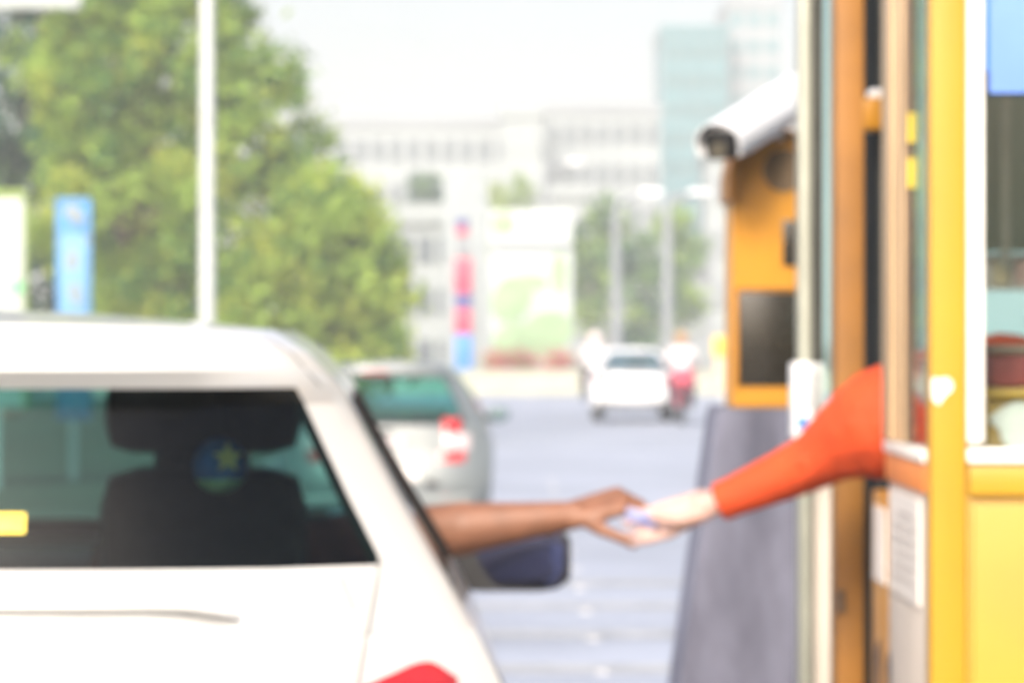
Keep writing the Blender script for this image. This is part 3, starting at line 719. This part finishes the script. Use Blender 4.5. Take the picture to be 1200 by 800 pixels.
# boards on the front window
bs = thing('blue_notice', 'light blue notice board fixed over the front window at the upper right', 'notice', (.85, 6.48, 2.066))
MB().box((.725, 6.478, 2.066), (1.25, 6.486, 2.62), .002).build('board', M['blue_sign'], bs); MB().box((.72, 6.487, 2.60), (1.26, 6.492, 2.66), .001).build('clip_rail', M['steel'], bs)
bs2 = MB().box((.7185, 6.4872, 2.10), (.79, 6.4932, 2.6), .001).build('blue_backing_board', M['blue_deep']); tag(bs2, 'deep blue narrow board showing behind the light blue notice', 'notice')
# peeled paint on the post
pts = [(.644 + .017 * math.cos(a) * (1 + .35 * math.sin(2 * a + 1)) + .006, 1.618 + .02 * math.sin(a) * (1 + .25 * math.sin(3 * a))) for a in [k * math.pi / 10 for k in range(20)]]
MB().prism([(max(.639, x), z) for x, z in pts], 'y', Y0 - .0018, Y0 - .0002).build('peeled_patch', M['sticker'], booth)
# card reader on the far post
rd = thing('card_reader', 'white card reader with a blue mark fixed to the far grey post of the booth', 'card reader', (.62, 8.95, 1.55))
MB().box((.588, 8.93, 1.483), (.632, 9.055, 1.642), .006).build('reader_case', M['cctv'], rd); MB().box((.636, 8.96, 1.49), (.655, 9.05, 1.64), .004).build('bracket', M['steel'], rd)
MB().box((.597, 8.925, 1.505), (.618, 8.929, 1.528), .001).build('blue_mark', M['blue'], rd); MB().box((.596, 8.925, 1.56), (.624, 8.929, 1.625), .001).build('slot_plate', M['cctv'], rd)

# ------------------------------------------------------------------ concrete block, payment machine, cctv
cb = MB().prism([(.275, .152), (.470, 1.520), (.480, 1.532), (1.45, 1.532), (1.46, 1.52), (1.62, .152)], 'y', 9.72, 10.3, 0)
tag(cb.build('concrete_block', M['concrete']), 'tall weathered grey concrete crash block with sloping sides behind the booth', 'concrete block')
pm = thing('payment_machine', 'amber steel payment machine with a round speaker and dark screen on the concrete block', 'machine', (.62, 9.9, 1.533))
fy = 9.765
q = lambda px, py, d=fy: at(px, py, d)
prof = [q(858, 473), q(858, 205), q(862, 186), q(874, 170), q(892, 161), q(915, 158)]
xr = .69
pts = [(p.x, p.z) for p in prof] + [(xr, prof[-1].z), (xr, prof[0].z)]
pts[0] = (pts[0][0], 1.5335); pts[-1] = (xr, 1.5335)
MB().prism(pts, 'y', fy, fy + .34, .004).build('cabinet_shell', M['amber'], pm)
hood = [q(852, 236), q(852, 205), q(857, 182), q(872, 165), q(891, 157), q(916, 154.5)]
ins = [q(858.6, 236), q(858.6, 205), q(862.5, 186), q(874.3, 170), q(892, 161), q(916, 157.6)]
hp_ = [(p.x, p.z + .001) for p in hood] + [(xr, hood[-1].z + .001), (xr, ins[-1].z + .001)] + [(p.x - .0003, p.z + .0012) for p in ins[::-1]]
MB().prism(hp_, 'y', fy - .06, fy + .33).build('rain_hood', M['amber_dark'], pm)
spk = MB().cyl(q(919, 200) + V((0, -.006, 0)), q(919, 200) + V((0, .004, 0)), .049, n=32).build('speaker', M['grille'], pm)
a, b_ = q(917, 312), q(917, 258); MB().box((a.x, fy - .005, a.z), (.68, fy + .003, b_.z), .002).build('card_slot', M['display'], pm)
a, b_ = q(866, 452), q(866, 343); MB().box((a.x, fy - .006, a.z), (.675, fy + .003, b_.z), .003).build('screen', M['display'], pm)
fr = MB(); a0, b0 = a.x - .006, b_.z + .006
fr.box((a0, fy - .008, a.z - .006), (a0 + .005, fy + .002, b0), .001); fr.box((a0, fy - .008, b0 - .001), (.682, fy + .002, b0 + .004), .001); fr.build('screen_bezel', M['amber_dark'], pm)
cam_ = thing('security_camera', 'pale grey bullet security camera above the amber payment machine', 'camera', q(905, 158, 9.85))
# the housing points towards us, left and down
hA = q(843, 169, 9.52); hB = q(934, 113, 9.86)
dv = (hB - hA).normalized(); rt = dv.to_track_quat('Y', 'Z').to_matrix().to_4x4()
Lc = (hB - hA).length
def oriented(mb, name, m): mb.bm.transform(Matrix.Translation(hA) @ rt); return mb.build(name, m, cam_)
oriented(MB().box((-.050, .02, -.044), (.050, Lc, .044), .034), 'housing', M['cctv'])
oriented(MB().prism([(.058 * math.cos(a), .052 * math.sin(a)) for a in [k * math.pi / 16 for k in range(-3, 20)]] + [(.0545 * math.cos(a), .0485 * math.sin(a)) for a in [k * math.pi / 16 for k in range(19, -4, -1)]], 'y', -.008, Lc + .01), 'sunshield', M['cctv'])
oriented(MB().box((-.038, -.004, -.038), (.038, .022, .026), .013), 'front_bezel', M['black'])
oriented(MB().cyl((0, -.012, -.012), (0, .004, -.012), .020, n=24), 'lens', mat('lens glass', (.10, .09, .07), .1, 0, .1, 30))
mb = MB(); pB = hA + dv * (Lc * .72) + V((.0, .0, -.03)); mb.cap(pB, V((pB.x + .01, pB.y, pB.z - .03)), .014); mb.cap(V((pB.x + .01, pB.y, pB.z - .03)), V((.66, 9.86, 2.158)), .014); mb.cyl((.66, 9.86, 2.1585), (.66, 9.86, 2.170), .035, n=20); mb.build('bracket', M['cctv'], cam_)

# ------------------------------------------------------------------ ground, road, island
def sheet(name, pts, z, m, kind='structure', label=None):
    mb = MB(); mb.bm.faces.new([mb.bm.verts.new((x, y, z)) for x, y in pts]); o = mb.build(name, m, smooth=False); tag(o, kind=kind); return o
sheet('ground', [(-650, -90), (650, -90), (650, 1250), (-650, 1250)], 0, M['ground'])
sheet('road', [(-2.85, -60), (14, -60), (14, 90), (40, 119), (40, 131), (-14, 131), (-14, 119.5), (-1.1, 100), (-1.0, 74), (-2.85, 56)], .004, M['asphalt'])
isl = MB().prism([(.24, 3.2), (.24, 11.4), (.5, 12.2), (1.6, 12.2), (2.6, 11.4), (2.6, 3.2)], 'z', .004, .15, .02).build('toll_island', M['kerb']); tag(isl, kind='structure')
kb = MB(); kb.prism([(-3.05, -60), (-2.86, -60), (-2.86, 56), (-1.02, 74), (-1.12, 100), (-1.3, 100), (-1.2, 74.2), (-3.05, 56.2)], 'z', .0, .13); tag(kb.build('kerb', M['kerb']), kind='structure')
for k, yy in enumerate((21.4, 23.9, 26.4, 28.9)):
    sheet('rumble_stripe', [(-2.7, yy), (6, yy), (6, yy + .55), (-2.7, yy + .55)], .008, M['mark_worn'])
for x in (4.6,): sheet('lane_line', [(x, 14), (x + .12, 14), (x + .12, 95), (x, 95)], .008, M['mark'])
for k in range(13):
    y = 21.4 + 2.35 * k
    s = MB().ball((.455, y, .006), 1, 2, (.042, .06, .018)); st = s.build('road_stud', mat('stud', (.50, .50, .50), .6)); tag(st, 'small round white road stud in the row along the empty lane', 'road stud', 'white road studs in a row')

# ------------------------------------------------------------------ roadside: lamp posts, signs
def lamp_post(px, d, r, h, label, arm=1.6, group='lamp posts along the road'):
    b0 = at(px, 392, d); x = b0.x
    t = thing('lamp_post', label, 'lamp post', (x, d, 0), group)
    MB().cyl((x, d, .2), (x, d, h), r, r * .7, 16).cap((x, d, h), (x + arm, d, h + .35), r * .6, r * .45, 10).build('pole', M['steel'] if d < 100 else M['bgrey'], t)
    MB().cyl((x, d, 0), (x, d, .22), r * 1.8, r * 1.6, 16).build('base', M['steel'], t)
    MB().box((x + arm - .1, d - .14, h + .30), (x + arm + .6, d + .14, h + .44), .04).build('lamp_head', M['cctv'], t)
lamp_post(242.5, 45, .086, 9, 'pale steel lamp post in front of the big leafy tree behind the white car')
lamp_post(722, 128, .17, 5.6, 'pale lamp post left of the row of slim trees far down the road', .8)
lamp_post(782, 140, .20, 6.0, 'pale lamp post between the slim trees beyond the far saloon', .8)
lamp_post(640, 170, .18, 8.2, 'thin pale lamp post behind the pale green hoarding', .9)

p0, p1 = at(66, 232, 50), at(107, 232, 50)
bn = thing('banner_sign', 'tall narrow blue banner sign with white marks beside the trees', 'sign', ((p0.x + p1.x) / 2, 50, 0))
MB().box((p0.x, 49.97, .7), (p1.x, 50.03, p0.z), .015).build('panel', M['sky_blue'], bn)
MB().box((p0.x + .05, 49.955, .8), (p1.x - .04, 49.969, p0.z - .42), .004).build('pale_field', M['sky_blue2'], bn)
MB().cyl((p0.x + .2, 50, 0), (p0.x + .2, 50, .7), .05).build('post', M['steel'], bn)
for px, py, rx, rz in ((84, 247, .10, .07), (91, 256, .09, .06), (85, 301, .07, .09), (84, 311, .08, .06), (87, 341, .07, .10), (90, 352, .06, .05), (102, 280, .025, .05)):
    c = at(px, py, 49.95); MB().ball(c, 1, 2, (rx, .006, rz)).build('white_mark', M['bwhite'], bn)
p0 = at(28, 232, 47)
ws = thing('white_sign_board', 'broad white sign board with a lime top edge at the left behind the white car', 'sign', (p0.x - .7, 47, 0))
MB().box((p0.x - 1.5, 46.96, .9), (p0.x, 47.04, p0.z), .01).build('board', M['signwhite'], ws); MB().box((p0.x - 1.5, 46.95, p0.z + .002), (p0.x + .03, 47.05, p0.z + .09), .01).box((p0.x + .002, 46.955, .9), (p0.x + .035, 47.045, p0.z)).build('edge_strip', M['lime'], ws)
for dx in (-1.2, -.3): MB().cyl((p0.x + dx, 47, 0), (p0.x + dx, 47, .9), .045).build('post', M['steel'], ws)
c = at(20, 337, 46.955); MB().ball(c, 1, 2, (.07, .006, .07)).build('green_mark', M['green'], ws)
p0 = at(95, 11, 58)
hb = thing('billboard', 'plain white billboard high above the trees at the top left corner', 'billboard', (p0.x - 2, 58, 0))
MB().box((p0.x - 5, 57.9, p0.z), (p0.x, 58.1, p0.z + 2.4), .02).build('board', M['signwhite'], hb); MB().cyl((p0.x - 3.4, 58.2, 0), (p0.x - 3.4, 58.2, p0.z + 1.5), .15).build('post', M['steel'], hb)

# ------------------------------------------------------------------ trees
def tree(name, label, x, y, lobes, trunk_h, r, n, mix, size, bark='bark', group=None, droop=0):
    t = thing(name, label, 'tree', (x, y, 0), group)
    tr = MB(); tr.cyl((x, y, -.05), (x, y, trunk_h), r, r * .7, 12)
    for (cx, cy, cz, rx, ry, rz) in lobes:
        c = V((cx, cy, cz)); s0 = V((x, y, min(trunk_h, max(.5, cz - rz) * .9)))
        md = lerp(s0, c, .5) + V((random.uniform(-.1, .1), random.uniform(-.1, .1), .15)) * rx
        tr.cap(s0, md, r * .5, r * .3, 8); tr.cap(md, c, r * .3, r * .12, 8)
        for k in range(3):
            e = c + V((random.uniform(-.6, .6) * rx, random.uniform(-.6, .6) * ry, random.uniform(-.4, .6) * rz)); tr.cap(md, e, r * .2, r * .06, 6)
    tr.build('trunk', M[bark], t)
    verts, faces, mi = [], [], []
    keys = list(mix); wts = [mix[k] for k in keys]
    vol = [l[3] * l[4] * l[5] for l in lobes]
    clumps = []
    for l, v in zip(lobes, vol):
        for k in range(max(6, int(n / 70 * v / sum(vol)))):
            d = V((random.gauss(0, 1), random.gauss(0, 1), random.gauss(0, 1))).normalized() * random.uniform(.45, 1.04) ** .6
            clumps.append((V((l[0] + d.x * l[3], l[1] + d.y * l[4], l[2] + d.z * l[5])), random.uniform(.5, 1.25), random.choices(range(len(keys)), wts)[0], d))
    per = max(8, int(n / len(clumps)))
    cr = size * 3.2
    for c, s, kk, d in clumps:
        for k in range(int(per * s)):
            o = V((random.gauss(0, .5), random.gauss(0, .5), random.gauss(0, .45))) * cr * s
            if droop: o.z -= abs(random.gauss(0, droop)) * cr
            p = c + o; a = random.uniform(0, 6.28)
            nrm = (V((random.gauss(0, .7), random.gauss(0, .7), random.gauss(.4, .6))) + d * .5).normalized()
            u = nrm.orthogonal().normalized(); w_ = nrm.cross(u); u, w_ = u * math.cos(a) + w_ * math.sin(a), w_ * math.cos(a) - u * math.sin(a)
            ll = size * random.uniform(.6, 1.3); b0 = len(verts)
            verts += [p - u * ll, p + w_ * ll * .45, p + u * ll, p - w_ * ll * .45]
            faces.append((b0, b0 + 1, b0 + 2, b0 + 3)); mi.append(kk if random.random() < .8 else random.choices(range(len(keys)), wts)[0])
    me = bpy.data.meshes.new('crown'); me.from_pydata(verts, [], faces)
    for k in keys: me.materials.append(LEAF[k])
    me.polygons.foreach_set('material_index', mi); me.update()
    o = bpy.data.objects.new('crown', me); COL.objects.link(o); o.parent = t; o.matrix_parent_inverse = t.matrix_basis.inverted()
    return t
def lb(px, py, d, rpx, rzpx=None, ry=None):
    p = at(px, py, d); s = d / F; return (p.x, p.y, p.z, rpx * s, (ry or rpx) * s, (rzpx or rpx) * s)
GT = 'leafy trees left of the road'
tree('broadleaf_tree', 'large light green tree with drooping foliage filling the upper left behind the lamp post', at(150, 0, 74).x, 74,
     [lb(215, 60, 74, 110, 90), lb(110, 95, 74, 90, 95), lb(300, 130, 73.5, 85, 95), lb(150, 230, 73, 120, 90), lb(270, 230, 73, 90, 90), lb(190, -60, 74, 120, 90), lb(60, 40, 74.5, 60, 40), lb(210, 330, 72.5, 110, 70), lb(355, 190, 73.5, 48, 60), lb(230, -160, 74, 90, 90)], 3.2, .26, 30000, {'light': 5, 'mid': 3, 'yellow': 2}, .12, group=GT, droop=.5)
tree('broadleaf_tree', 'rounded yellow green tree at the right edge of the tree group, close to the road', at(395, 0, 69).x, 69,
     [lb(385, 300, 69, 85, 80), lb(330, 360, 69, 80, 75), lb(430, 340, 69, 58, 65), lb(390, 240, 69.5, 55, 50), lb(440, 395, 69, 45, 45), lb(350, 420, 69, 90, 55)], 1.6, .14, 17000, {'light': 5, 'mid': 2, 'yellow': 4}, .11, group=GT, droop=.3)
tree('broadleaf_tree', 'dark green tree at the far left behind the signs', at(10, 0, 88).x, 88,
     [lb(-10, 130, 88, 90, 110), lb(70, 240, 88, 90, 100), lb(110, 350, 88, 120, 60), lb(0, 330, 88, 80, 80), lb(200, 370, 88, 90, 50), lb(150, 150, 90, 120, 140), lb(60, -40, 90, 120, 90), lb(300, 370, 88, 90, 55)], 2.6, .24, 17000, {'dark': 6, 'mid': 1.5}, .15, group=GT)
GS = 'slim trees beyond the far saloon'
for px, d, top, wpx, lab, mix in ((690, 150, 262, 24, 'slim green tree at the left end of the far tree row', {'mid': 3, 'light': 3, 'dark': 1}), (712, 158, 235, 20, 'taller slim tree just right of the left end of the far tree row', {'mid': 3, 'light': 2, 'dark': 1}),
                               (752, 150, 275, 30, 'bushy green tree in the middle of the far tree row', {'dark': 3, 'mid': 3, 'light': 1}), (800, 155, 240, 27, 'spreading green tree at the right end of the far tree row', {'mid': 3, 'light': 3}),
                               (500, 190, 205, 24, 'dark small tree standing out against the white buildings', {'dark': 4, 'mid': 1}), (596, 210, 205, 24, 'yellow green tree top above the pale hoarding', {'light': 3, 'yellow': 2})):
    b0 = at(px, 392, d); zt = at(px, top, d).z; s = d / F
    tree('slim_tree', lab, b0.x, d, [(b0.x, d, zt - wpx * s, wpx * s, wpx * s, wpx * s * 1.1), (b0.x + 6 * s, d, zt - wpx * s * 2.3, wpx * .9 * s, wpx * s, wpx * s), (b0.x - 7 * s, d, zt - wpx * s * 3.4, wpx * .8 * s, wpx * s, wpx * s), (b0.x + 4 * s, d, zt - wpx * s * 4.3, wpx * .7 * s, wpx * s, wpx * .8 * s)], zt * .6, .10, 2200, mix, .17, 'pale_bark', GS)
# flowering shrubs on the far wall
for k, (px, lab) in enumerate(((584, 'pink flowering shrub on the cream wall nearest the striped pylon'), (612, 'pink flowering shrub in the middle of the cream wall'), (655, 'pink flowering shrub on the cream wall nearest the far saloon'))):
    c = at(px, 424, 121); sh_ = thing('flowering_shrub', lab, 'shrub', (c.x, 121, .70), 'flowering shrubs on the cream wall')
    MB().cyl((c.x, 121, .70), (c.x, 121, 1.0), .03).build('stem', M['bark'], sh_)
    vs_, fs_, mi_ = [], [], []
    for q_ in range(500):
        p = c + V((random.gauss(0, .22), random.gauss(0, .15), random.gauss(0, .16))); u = V((random.gauss(0, 1), random.gauss(0, 1), random.gauss(0, 1))).normalized() * .06; w_ = u.orthogonal().normalized() * .045
        b0 = len(vs_); vs_ += [p - u, p + w_, p + u, p - w_]; fs_.append((b0, b0 + 1, b0 + 2, b0 + 3)); mi_.append(random.choice((0, 0, 1)))
    me = bpy.data.meshes.new('foliage'); me.from_pydata(vs_, [], fs_); me.materials.append(LEAF['bloom']); me.materials.append(LEAF['light']); me.polygons.foreach_set('material_index', mi_); me.update()
    o = bpy.data.objects.new('foliage', me); COL.objects.link(o); o.parent = sh_; o.matrix_parent_inverse = sh_.matrix_basis.inverted()

# ------------------------------------------------------------------ far wall, pylon, hoarding, post
fw_ = thing('boundary_wall', 'low cream painted wall across the far end of the road', 'wall', (2, 120.5, 0))
MB().box((-13, 120.2, .0), (9, 121.4, .62), .02).build('wall', M['wallcream'], fw_); MB().box((-13.05, 120.15, .622), (9.05, 121.45, .70), .02).build('coping', M['wallcream'], fw_)
py_ = thing('striped_pylon', 'white roadside pylon carrying red navy and blue stacked panels', 'pylon', (-1.35, 123, 0))
d = 123; a, b_ = at(520, 200, d), at(572, 200, d)
MB().box((a.x, d - .2, 0), (b_.x, d + .3, a.z), .03).build('pylon_body', M['bwhite'], py_)
for y0, y1, mm in ((303, 344, 'pink_red'), (344.5, 361, 'navy'), (361.5, 391, 'pink_red'), (391.5, 436, 'blue')):
    u, l = at(533.5, y0, d), at(552.5, y1, d); MB().box((u.x, d - .30, l.z), (l.x, d - .21, u.z), .01).build('panel', M[mm], py_)
u, l = at(535, 256, d), at(548, 266, d); MB().box((u.x, d - .27, l.z), (l.x, d - .21, u.z), .01).build('panel', M['navy'], py_)
u, l = at(535, 267, d), at(548, 276, d); MB().box((u.x, d - .27, l.z), (l.x, d - .21, u.z), .01).build('panel', M['pink_red'], py_)
u, l = at(536, 282, d), at(550, 300, d); MB().box((u.x, d - .25, l.z), (l.x, d - .21, u.z), .01).build('panel', M['bgrey'], py_)
d = 130; a, b_ = at(574, 246, d), at(671, 436, d)
hd_ = thing('hoarding', 'large white hoarding with pale green shapes behind the cream wall', 'hoarding', ((a.x + b_.x) / 2, d, 0))
MB().box((a.x, d, .4), (b_.x, d + .2, a.z), .02).build('board', M['signwhite'], hd_)
for px in (590, 655): c = at(px, 392, d); MB().box((c.x - .08, d + .21, 0), (c.x + .08, d + .35, a.z - .3)).build('post', M['steel'], hd_)
u, l = at(576, 284, d), at(670, 291, d); MB().box((u.x, d - .1, l.z), (l.x, d - .005, u.z)).build('rail', M['bgrey'], hd_)
for px, py, rx, rz, an in ((600, 350, 24, 30, .5), (640, 390, 34, 26, -.3), (625, 330, 18, 10, .2), (600, 400, 22, 26, .9), (655, 320, 10, 26, 0), (590, 262, 15, 14, 0)):
    c = at(px, py, d - .02); MB().ball(c, 1, 2, (rx * d / F, .02, rz * d / F), Matrix.Rotation(an, 3, 'Y')).build('green_shape', M['pale_green'], hd_)
d = 78; a, b_ = at(836, 394, d), at(862, 418, d)
wb = thing('warning_board', 'yellow warning board above a peach panel on a post beside the payment machine', 'sign', ((a.x + b_.x) / 2, d, 0))
MB().box((a.x, d - .03, b_.z), (b_.x, d + .03, a.z), .01).build('board', mat('warning yellow', (.85, .55, .04), .5), wb)
MB().box((a.x + .04, d - .025, b_.z - .62), (b_.x, d + .025, b_.z - .03), .01).build('panel', mat('peach panel', (.75, .48, .32), .6), wb); MB().cyl((a.x + .2, d + .06, 0), (a.x + .2, d + .06, a.z - .05), .035).build('post', M['steel'], wb)

# ------------------------------------------------------------------ motorbikes with riders
def bike(px, d, body_m, lab_b, lab_r, shirt_m, helmet_m, tail, case=False):
    x = at(px, 392, d).x; t = thing('motorbike', lab_b, 'motorbike', (x, d + .6, 0), 'motorbikes ahead')
    for yy in (.28, 1.5):
        mb = MB()
        for k in range(20):
            a, c = k * math.pi / 10, (k + 1) * math.pi / 10; f = lambda q: V((x, d + yy + .25 * math.cos(q), .30 + .25 * math.sin(q))); mb.cap(f(a), f(c), .05, n=8)
        wh = mb.build('wheel', M['rubber'], t); MB().cyl((x - .03, d + yy, .30), (x + .03, d + yy, .30), .19, n=20).build('rim', M['alloy'], wh)
    mb = MB(); mb.ball((x, d + .45, .72), 1, 3, (.17, .45, .17)); mb.ball((x, d + .12, .74), 1, 2, (.12, .2, .12)); mb.ball((x, d + 1.2, .72), 1, 3, (.20, .18, .32)); mb.cap((x, d + .5, .45), (x, d + 1.2, .42), .14, .12); mb.cap((x, d + 1.25, .85), (x, d + 1.5, .4), .06, .05)
    remesh(mb, 'fairing', body_m, .025, t, 3)
    MB().ball((x, d + .55, .86), 1, 3, (.14, .42, .06)).build('seat', M['dark_trim'], t)
    MB().cap((x - .33, d + 1.12, 1.05), (x + .33, d + 1.12, 1.05), .022).cap((x, d + 1.12, 1.05), (x, d + 1.2, .8), .03).build('handlebar', M['dark_trim'], t)
    MB().ball((x, d - (.15 if case else .09), .80), 1, 2, (tail, .05, tail * .8)).build('tail_lamp', M['red_lens'], t)
    if case: MB().box((x - .19, d - .12, .72), (x + .19, d + .22, 1.08), .06).build('top_case', body_m, t)
    MB().cap((x + .17, d + .0, .36), (x + .15, d + .7, .34), .05, .035).build('exhaust', M['dark_trim'], t)
    b = MB(); hip = V((x, d + .5, .98)); ch = V((x, d + .62, 1.32)); b.cap(hip, ch, .14, .16); b.cap(ch + V((-.15, 0, .06)), ch + V((.15, 0, .06)), .075, .075); hd = V((x, d + .68, 1.60)); b.cap(ch, hd, .06, .055); head_prims(b, hd, (0, 1, 0))
    for sg in (-1, 1):
        s0 = ch + V((sg * .19, 0, .07)); e0 = V((x + sg * .30, d + .80, 1.16)); h0 = V((x + sg * .28, d + 1.10, 1.06)); b.cap(s0, e0, .052, .045); b.cap(e0, h0, .042, .03); b.ball(h0, .045, 2)
        k0 = V((x + sg * .22, d + .92, .84)); f0 = V((x + sg * .20, d + .80, .42)); b.cap(hip + V((sg * .09, 0, -.02)), k0, .085, .065); b.cap(k0, f0, .06, .04); b.cap(f0, f0 + V((0, .17, -.03)), .04, .035)
    r = remesh(b, 'person', M['skin_brown'], .016, None, 3); tag(r, lab_r, 'person')
    b = MB(); b.cap(hip + V((0, 0, .02)), ch, .158, .178); b.cap(ch + V((-.15, 0, .06)), ch + V((.15, 0, .06)), .09, .09)
    for sg in (-1, 1): b.cap(ch + V((sg * .19, 0, .07)), lerp(ch + V((sg * .19, 0, .07)), V((x + sg * .30, d + .80, 1.16)), .8), .07, .065)
    remesh(b, 'shirt', shirt_m, .018, r, 3)
    b = MB(); b.ball(hip, 1, 3, (.18, .16, .13))
    for sg in (-1, 1):
        k0 = V((x + sg * .22, d + .92, .84)); f0 = V((x + sg * .20, d + .80, .42)); b.cap(hip + V((sg * .09, 0, -.02)), k0, .10, .08); b.cap(k0, f0, .078, .06)
    remesh(b, 'trousers', M['dark_cloth'], .02, r, 3)
    h = MB().ball(hd + V((0, -.01, .03)), 1, 3, (.125, .145, .125)); h.build('helmet', helmet_m, r)
bike(697, 86, M['dark_trim'], 'dark motorbike with a large red tail lamp left of the far white saloon', 'motorbike rider in a pale shirt left of the far white saloon', M['white_cloth'], M['pink_helmet'], .16)
bike(800, 80, M['pink_red'], 'red motorbike right of the far white saloon', 'motorbike rider in a white shirt and tan helmet on the red motorbike', M['white_cloth'], M['brown_helmet'], .09, True)

# ------------------------------------------------------------------ buildings
def building(name, label, px0, px1, ptop, d, depth, wall, rows, cols, win, band=None, x_off=0, win_h=.5, win_w=.62):
    a, b_ = at(px0, ptop, d), at(px1, ptop, d); h = a.z
    t = thing(name, label, 'building', ((a.x + b_.x) / 2, d + depth / 2, 0))
    MB().box((a.x, d, 0), (b_.x, d + depth, h)).build('wall', wall, t, smooth=False)
    MB().box((a.x - .2, d - .3, h + .002), (b_.x + .2, d + depth + .2, h + .8)).build('parapet', band or wall, t, smooth=False)
    ch, cw = h / rows, (b_.x - a.x) / cols
    if cols == 1:
        for r in range(rows): MB().box((a.x + .3, d - .15, r * ch + ch * .15), (b_.x - .3, d - .01, r * ch + ch * (.15 + win_h))).build('window_band', win, t, smooth=False)
    else:
        for r in range(max(0, rows - 99), rows):
            for c in range(cols):
                x0 = a.x + cw * (c + .5 - win_w / 2)
                MB().box((x0, d - .12, r * ch + ch * .25), (x0 + cw * win_w, d - .01, r * ch + ch * (.25 + win_h))).build('window', win, t, smooth=False)
    return t
building('office_tower', 'teal glass office tower with floor bands on the right of the skyline', 776, 853, 40, 400, 22, M['bteal2'], 11, 1, M['bteal'], None)
building('office_tower', 'tall white tower with teal windows directly right of the teal tower', 853, 915, 8, 405, 20, M['bgrey'], 13, 3, M['bteal2'])
building('long_building', 'long white building with a grey roofline and rows of grey windows on the skyline', 392, 640, 150, 345, 30, M['bwhite'], 5, 12, M['window'], M['bgrey'])
building('long_building', 'white block with grey windows between the long building and the teal tower', 640, 773, 134, 335, 30, M['bwhite'], 6, 7, M['window'], M['bgrey'])
building('white_tower_block', 'narrow plain white block rising in front of the long building', 588, 634, 138, 320, 12, M['bwhite'], 5, 2, M['bwhite'])
building('low_house', 'low white house with dark windows left of the striped pylon', 445, 530, 262, 165, 12, M['bwhite'], 3, 4, M['window'])
building('low_house', 'low pale house behind the slim trees at the far right', 672, 832, 322, 195, 14, M['bgrey'], 3, 6, M['bwhite'])
building('pale_pier', 'pale grey pier like block rising just left of the payment machine', 828, 900, 185, 230, 8, M['bwhite'], 4, 1, M['bgrey'])
building('low_house', 'low white terrace of shops far behind the hoarding', 560, 690, 232, 240, 14, M['bwhite'], 3, 6, M['bgrey'])

# ------------------------------------------------------------------ haze
hz = MB().box((-700, -110, -1), (700, 1300, 46)).build('haze', None, smooth=False); tag(hz, kind='stuff')
hm = bpy.data.materials.new('haze'); hm.use_nodes = True; nt = hm.node_tree; nt.nodes.remove(nt.nodes['Principled BSDF'])
pv = nt.nodes.new('ShaderNodeVolumePrincipled'); pv.inputs['Color'].default_value = (.95, .975, .965, 1); pv.inputs['Density'].default_value = .0015; pv.inputs['Anisotropy'].default_value = 0.0
nt.links.new(pv.outputs[0], nt.nodes['Material Output'].inputs['Volume']); hz.data.materials.clear(); hz.data.materials.append(hm)

# ------------------------------------------------------------------ light, world, camera
AZ, ELV = R(196), R(34)
sd = V((math.sin(AZ) * math.cos(ELV), math.cos(AZ) * math.cos(ELV), math.sin(ELV)))
sun = bpy.data.lights.new('sun', 'SUN'); sun.energy = 1.5; sun.angle = R(14); sun.color = (1, .95, .86)
so = bpy.data.objects.new('sun', sun); COL.objects.link(so); so.rotation_euler = (-sd).to_track_quat('-Z', 'Y').to_euler(); so.location = (20, -10, 40)
W = bpy.data.worlds.new('World'); S.world = W; W.use_nodes = True; nt = W.node_tree; bg = nt.nodes['Background']
sk = nt.nodes.new('ShaderNodeTexSky'); sk.sky_type = 'NISHITA'; sk.sun_disc = False; sk.sun_elevation = ELV; sk.sun_rotation = AZ; sk.air_density = .75; sk.dust_density = 6.0; sk.ozone_density = 1.0
nt.links.new(sk.outputs[0], bg.inputs['Color']); bg.inputs['Strength'].default_value = .15
cam = bpy.data.cameras.new('camera'); co = bpy.data.objects.new('camera', cam); COL.objects.link(co)
co.location = (0, 0, H); co.rotation_euler = (R(90), 0, 0); cam.sensor_width = 36; cam.lens = F / 1200 * 36; cam.shift_y = -8 / 1200
cam.clip_start = .1; cam.clip_end = 3000
cam.dof.use_dof = True; cam.dof.focus_distance = 2.3; cam.dof.aperture_fstop = 17.0; cam.dof.aperture_blades = 0
S.camera = co
S.view_settings.view_transform = 'Standard'; S.view_settings.look = 'None'; S.view_settings.gamma = 1; S.view_settings.exposure = 1.2
S.render.engine = 'CYCLES'
S.cycles.use_denoising = True; S.cycles.max_bounces = 10; S.cycles.diffuse_bounces = 5; S.cycles.transparent_max_bounces = 16; S.cycles.volume_bounces = 4
S.cycles.sample_clamp_indirect = 8; S.cycles.caustics_reflective = False; S.cycles.caustics_refractive = False
